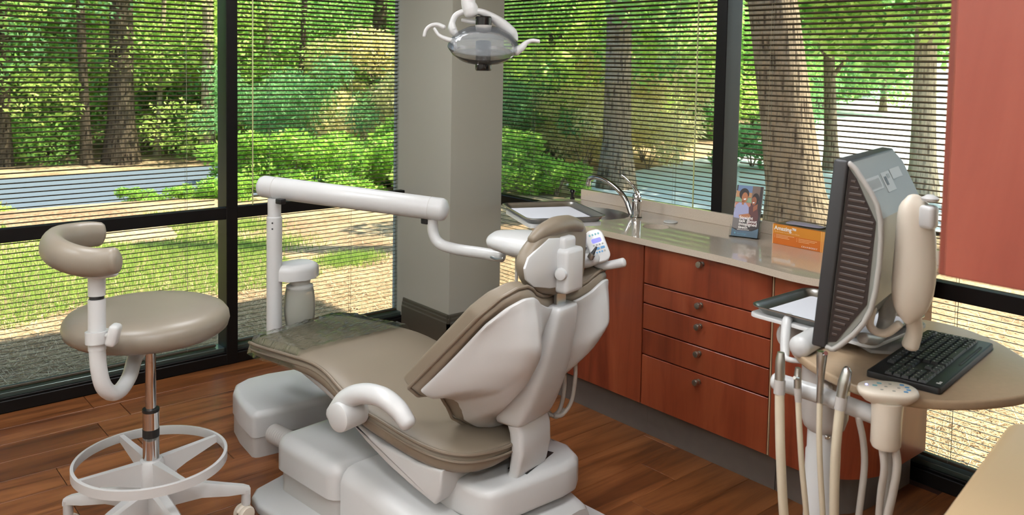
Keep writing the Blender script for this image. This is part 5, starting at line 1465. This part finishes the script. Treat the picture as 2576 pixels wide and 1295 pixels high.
def tuft_area(r):
    c = r.choice(((0.35, 2.25, 0.28), (0.1, 3.4, 0.5), (0.45, 2.3, 0.25), (0.3, 4.3, 0.4)))
    return r.gauss(c[0], c[2] * 0.5), r.gauss(c[1], c[2] * 0.4)
v2, f2 = strands(6000, tuft_area, 0.03, 0.09, 0.0035, rg, upright=True)
k = len(v); v += v2; f += [tuple(i + k for i in q) for q in f2]
tag(raw('lawn_grass', v, f, 'grassblade'), 'patchy green lawn grass outside the left windows', 'grass', kind='stuff')

# foliage clouds, shared by the trees and shrubs
def foliage_mesh(name, n, blobs, size, rng, droop=0.3, slim=0.45):
    v, f = [], []
    tot = sum(b[3] ** 2 for b in blobs)
    for (cx, cy, cz, r) in blobs:
        m = int(n * r * r / tot)
        for _ in range(m):
            # shell-weighted point in a squashed ball
            while True:
                p = Vector((rng.uniform(-1, 1), rng.uniform(-1, 1), rng.uniform(-1, 1)))
                if 0.15 < p.length < 1: break
            p = p * (p.length ** -0.35)
            c = Vector((cx + p.x * r, cy + p.y * r, cz + p.z * r * 0.75))
            L = size * rng.uniform(0.6, 1.3)
            d = Vector((rng.gauss(0, 1), rng.gauss(0, 1), rng.gauss(-droop, 0.6))).normalized()
            s = d.cross(Vector((rng.gauss(0, 1), rng.gauss(0, 1), rng.gauss(0, 1)))).normalized() * (L * slim / 2)
            k = len(v)
            v += [tuple(c), tuple(c + d * L * 0.45 + s), tuple(c + d * L), tuple(c + d * L * 0.45 - s)]
            f.append((k, k + 1, k + 2, k + 3))
    me = bpy.data.meshes.new(name)
    me.from_pydata(v, [], f)
    return me
def blobset(rng, n, R_, H, z0):
    out = []
    for _ in range(n):
        a = rng.uniform(0, 6.28); q = math.sqrt(rng.random())
        out.append((math.cos(a) * q * R_, math.sin(a) * q * R_, z0 + rng.random() * H, rng.uniform(0.55, 1.05) * R_ * 0.45))
    return out
fr_ = random.Random(21)
crown_me = []
for i in range(4):
    crown_me.append(foliage_mesh('crown', 12000, blobset(fr_, 18, 2.2, 3.0, 0.5), 0.115, fr_))
under_me = [foliage_mesh('crown', 8000, blobset(fr_, 12, 1.7, 1.6, 0.3), 0.10, fr_) for i in range(3)]
shrub_me = [foliage_mesh('foliage', 4200, blobset(fr_, 10, 0.62, 0.55, 0.12), 0.075, fr_, -0.3) for i in range(3)]
bamboo_me = [foliage_mesh('foliage', 5200, blobset(fr_, 12, 1.1, 1.7, 0.3), 0.16, fr_, 0.9, 0.16) for i in range(2)]
branch_me = [foliage_mesh('crown', 2600, blobset(fr_, 11, 1.25, 1.5, 0.0), 0.13, fr_, 0.2, 0.75) for i in range(2)]
LEAF = {}
def with_mat(me, mat):
    k = (me.name, mat)
    if k not in LEAF:
        c = me.copy(); c.materials.clear(); c.materials.append(M[mat]); LEAF[k] = c
    return LEAF[k]

def trunk_mesh(r, h, lean, rng, seg=14):
    b = B()
    rings = []
    n = 12
    for i in range(n + 1):
        t = i / n
        flare = 1 + 0.55 * math.exp(-t * h / 0.35)
        rr = r * flare * (1 - 0.45 * t)
        cx = lean[0] * t * h + 0.04 * r * math.sin(t * 9 + r * 50); cy = lean[1] * t * h
        rings.append([(cx + rr * (1 + 0.07 * math.sin(3 * a + t * 4) + rng.uniform(-0.03, 0.03)) * math.cos(a), cy + rr * (1 + 0.07 * math.cos(2 * a)) * math.sin(a), t * h) for a in [2 * math.pi * k / seg for k in range(seg)]])
    b.loft(rings)
    return b.mesh('trunk', 60)
def tree(x, y, r, h, label, crowns, bark='bark', lean=(0, 0), group='trees outside the windows', branches=()):
    o = thing('tree', label, 'tree', (x, y, GZ - 0.03), group=group)
    put('trunk', trunk_mesh(r, h, lean, fr_), bark, o)
    for (me, mat, dx, dy, dz, sc) in crowns:
        c = put('crown', with_mat(me, mat), mat, o)
        c.location = (dx, dy, dz); c.scale = (sc, sc, sc); c.rotation_euler = (0, 0, fr_.uniform(0, 6.28))
    for pts, rad in branches:
        B().tube(pts, rad, 7, 4).obj('branch', bark, o)
    return o
C0, C1, C2, C3 = crown_me
# across the road, seen through the left windows
tree(0.95, 10.9, 0.21, 9, 'thick straight dark tree trunk across the road seen through the left window', [(C0, 'leaf_a', 0.6, 1.2, 1.20, 1.1)], 'bark_shaded')
tree(0.40, 10.9, 0.075, 8, 'thin dark tree beside the thick trunk across the road', [(C1, 'leaf_b', -0.9, 1.4, 0.40, 0.9)], 'bark_shaded', lean=(-0.03, 0))
tree(-0.72, 11.3, 0.085, 9, 'slender tree across the road at the left edge of the window', [(C2, 'leaf_c', -0.5, 1.0, 0.40, 1.0)], 'bark_shaded', lean=(0.01, 0))
tree(-1.05, 11.8, 0.07, 9, 'slim tree leaning behind the slender one at the left edge', [(C3, 'leaf_a', -1.2, 1.0, 0.00, 1.0)], 'bark_shaded', lean=(0.04, 0))
tree(1.75, 11.6, 0.05, 7, 'pale crooked sapling behind the black mullion', [(C2, 'leaf_b', 0.6, 1.0, 0.00, 0.8)], 'bark_pale', lean=(0.05, 0))
tree(2.35, 10.7, 0.11, 8, 'pale trunk just beside the black mullion', [(C1, 'leaf_b', 0.5, 1.4, 0.20, 0.9)], 'bark_pale')
tree(3.75, 11.2, 0.095, 8, 'light trunk seen above the white swing arm', [(C0, 'leaf_b', -0.3, 1.5, 0.00, 0.95)], 'bark_pale', lean=(-0.015, 0))
tree(3.95, 10.4, 0.065, 7, 'dark leaning trunk above the white swing arm', [(C2, 'leaf_a', 0.3, 1.2, 0.20, 0.8)], 'bark_shaded', lean=(0.03, -0.02))
tree(5.35, 10.0, 0.155, 9, 'ridged grey trunk close to the column in the left wall window', [(C3, 'leaf_a', 0.4, 1.4, 0.60, 1.0)], 'bark_shaded', lean=(0.045, 0))
# right windows
tree(5.75, 3.95, 0.205, 9, 'straight brown trunk behind the tap', [(C1, 'leaf_a', 0.6, 1.6, 1.20, 0.9)], lean=(-0.012, 0.0))
tree(7.6, 7.3, 0.16, 9, 'grey trunk seen beside the column through the right window', [(C0, 'leaf_b', 0.4, 0.6, 0.40, 0.9)], 'bark_shaded', lean=(0.02, 0))
tree(7.4, 9.6, 0.13, 8, 'far grey trunk partly hidden by the column', [(C2, 'leaf_a', 0.4, 0.6, 0.20, 0.9)], 'bark_shaded')
BR = branch_me
tree(4.05, -0.05, 0.27, 8, 'broad leaning trunk with rough bark behind the glove box', [(BR[0], 'leaf_a', 2.6, 2.6, 2.7, 1.2), (BR[1], 'leaf_b', 0.6, 1.9, 3.2, 0.9)], lean=(-0.115, 0.10))
tree(10.6, 3.3, 0.115, 6, 'small forked maple tree in front of the bright drive', [(BR[1], 'leaf_a', -0.6, -0.6, 2.0, 1.15), (BR[0], 'leaf_b', -2.0, 0.3, 2.4, 1.2), (BR[0], 'leaf_a', 0.9, -0.4, 2.3, 1.2), (BR[1], 'leaf_a', -1.2, 0.9, 3.4, 1.3), (BR[0], 'leaf_b', 0.6, 0.8, 3.9, 1.3), (BR[1], 'leaf_a', -0.8, -1.6, 3.4, 1.2)], lean=(-0.05, 0.04), branches=(([(-0.1, 0.1, 1.6), (0.3, -0.1, 2.1), (0.9, -0.4, 2.7)], [0.05, 0.035, 0.015]), ([(-0.05, 0.1, 2.0), (-0.6, 0.3, 2.6), (-1.3, 0.4, 3.0)], [0.045, 0.03, 0.012])))
tree(8.4, 0.75, 0.17, 7, 'sunlit trunk beside the red cabinet edge', [(BR[0], 'leaf_b', 0.3, 0.6, 2.5, 1.0), (BR[1], 'leaf_a', 0.9, -1.0, 2.6, 1.2), (C0, 'leaf_a', 1.0, -1.2, 4.6, 1.0), (C1, 'leaf_a', 3.2, -0.4, 4.8, 1.0)], 'bark_pale', lean=(0.0, 0.02))  # the two high crowns are out of view, added to shade the drive
tree(9.4, 7.8, 0.09, 7, 'thin tree behind the sink window mullion', [(C3, 'leaf_b', 0.2, 0.4, 0.00, 0.85), (BR[1], 'leaf_b', -2.0, -2.4, 1.8, 1.1)])
# woodland that closes the view behind
wl = 'dense green woodland tree standing behind the nearer trunks'
spots = []
wr = random.Random(8)
for i in range(16):
    spots.append((-9 + i * 1.25 + wr.uniform(-0.4, 0.4), 13.5 + wr.uniform(-0.9, 2.2), 1.0))
for i in range(12):
    spots.append((-14 + i * 2.6 + wr.uniform(-0.7, 0.7), 18.5 + wr.uniform(-1, 2), 1.5))
for i in range(9):
    spots.append((7.5 + i * 1.2 + wr.uniform(-0.3, 0.3), 12.4 - i * 0.35 + wr.uniform(-0.6, 0.6), 0.95))
for i in range(8):
    spots.append((15.0 + i * 2.4, 15.5 - i * 0.35 + wr.uniform(-0.8, 0.8), 1.35))
for i in range(7):
    spots.append((26.0 + i * 4.5, 17.0 + i * 1.2 + wr.uniform(-2, 2), 2.0))
for i, (x, y, sc) in enumerate(spots):
    mat = ('leaf_a', 'leaf_b', 'leaf_c', 'leaf_a')[i % 4]
    cr = [(crown_me[i % 4], mat, 0, 0, 0.2, sc)]
    if x < 22: cr.append((under_me[i % 3], ('leaf_c', 'leaf_a', 'leaf_b')[i % 3], wr.uniform(-0.6, 0.6), -0.9, 0.0, sc * 0.95))
    tree(x, y, 0.10 * sc, 5 * sc, wl, cr, group='woodland trees')
# shrubs
def shrub(x, y, sc, mat, label, name='shrub', me=None, group='shrubs outside the windows'):
    o = thing(name, label, 'shrub', (x, y, GZ - 0.02), group=group)
    c = put('foliage', with_mat(me or shrub_me[int(abs(x * 7)) % 3], mat), mat, o)
    c.scale = (sc, sc, sc); c.rotation_euler = (0, 0, x * 3 + y)
    b = B()
    for k in range(5):
        a = k * 1.256 + x
        b.tube([(0, 0, 0), (0.12 * sc * math.cos(a), 0.12 * sc * math.sin(a), 0.3 * sc), (0.3 * sc * math.cos(a), 0.3 * sc * math.sin(a), 0.6 * sc)], [0.012, 0.008, 0.004], 5, 2)
    b.obj('stems', 'bark', o)
for x, y, sc in ((1.9, 6.4, 1.15), (2.5, 6.0, 1.1), (3.1, 5.7, 1.2), (3.7, 5.2, 1.15), (4.3, 4.7, 1.0), (2.2, 5.3, 0.75), (3.0, 4.7, 0.7), (3.5, 6.8, 1.35), (4.4, 6.2, 1.3), (1.25, 6.9, 1.0), (4.9, 5.6, 1.1), (4.6, 4.0, 0.7)):
    shrub(x, y, sc, 'leaf_e' if (x * 10) % 3 else 'leaf_b', 'leafy green azalea shrub in the bed near the corner column')
for x, y, sc in ((-1.75, 6.0, 0.42), (-0.25, 6.05, 0.38), (0.25, 5.95, 0.40), (0.85, 5.9, 0.55), (-0.1, 6.1, 0.3)):
    shrub(x, y, sc, 'leaf_b' if x < -1 else 'leaf_e', {-1.75: 'small yellow green plant at the near road edge by the left picture edge', -0.25: 'low green plant at the near road edge below the thick trunk', 0.25: 'low green plant on the road edge right of the thick trunk', 0.85: 'larger leafy plant at the road edge beside the black mullion', -0.1: 'smallest tuft of leaves at the near road edge'}[x], 'road_plant', group='plants along the road edge')
shrub(9.8, 4.4, 1.15, 'leaf_c', 'rounded dark hedge bush beyond the brochure holder', 'hedge_bush')
for x, y, sc in ((4.6, 8.3, 1.0), (5.6, 7.9, 1.1), (6.4, 6.6, 1.0), (7.0, 5.9, 0.95), (5.9, 9.4, 1.15), (3.6, 8.9, 1.0), (2.8, 9.6, 0.9), (7.9, 6.6, 1.1), (7.9, 5.2, 0.8), (8.9, 6.2, 1.0), (4.9, 9.6, 1.1)):
    dry = round(x * 10) % 4 != 0
    shrub(x, y, sc, 'leaf_d' if dry else 'leaf_c', 'pale dry thicket of slender leaves behind the shrubs' if dry else 'dark green thicket of slender leaves behind the shrubs', 'thicket', bamboo_me[int(x * 10) % 2], group='thicket stalks')
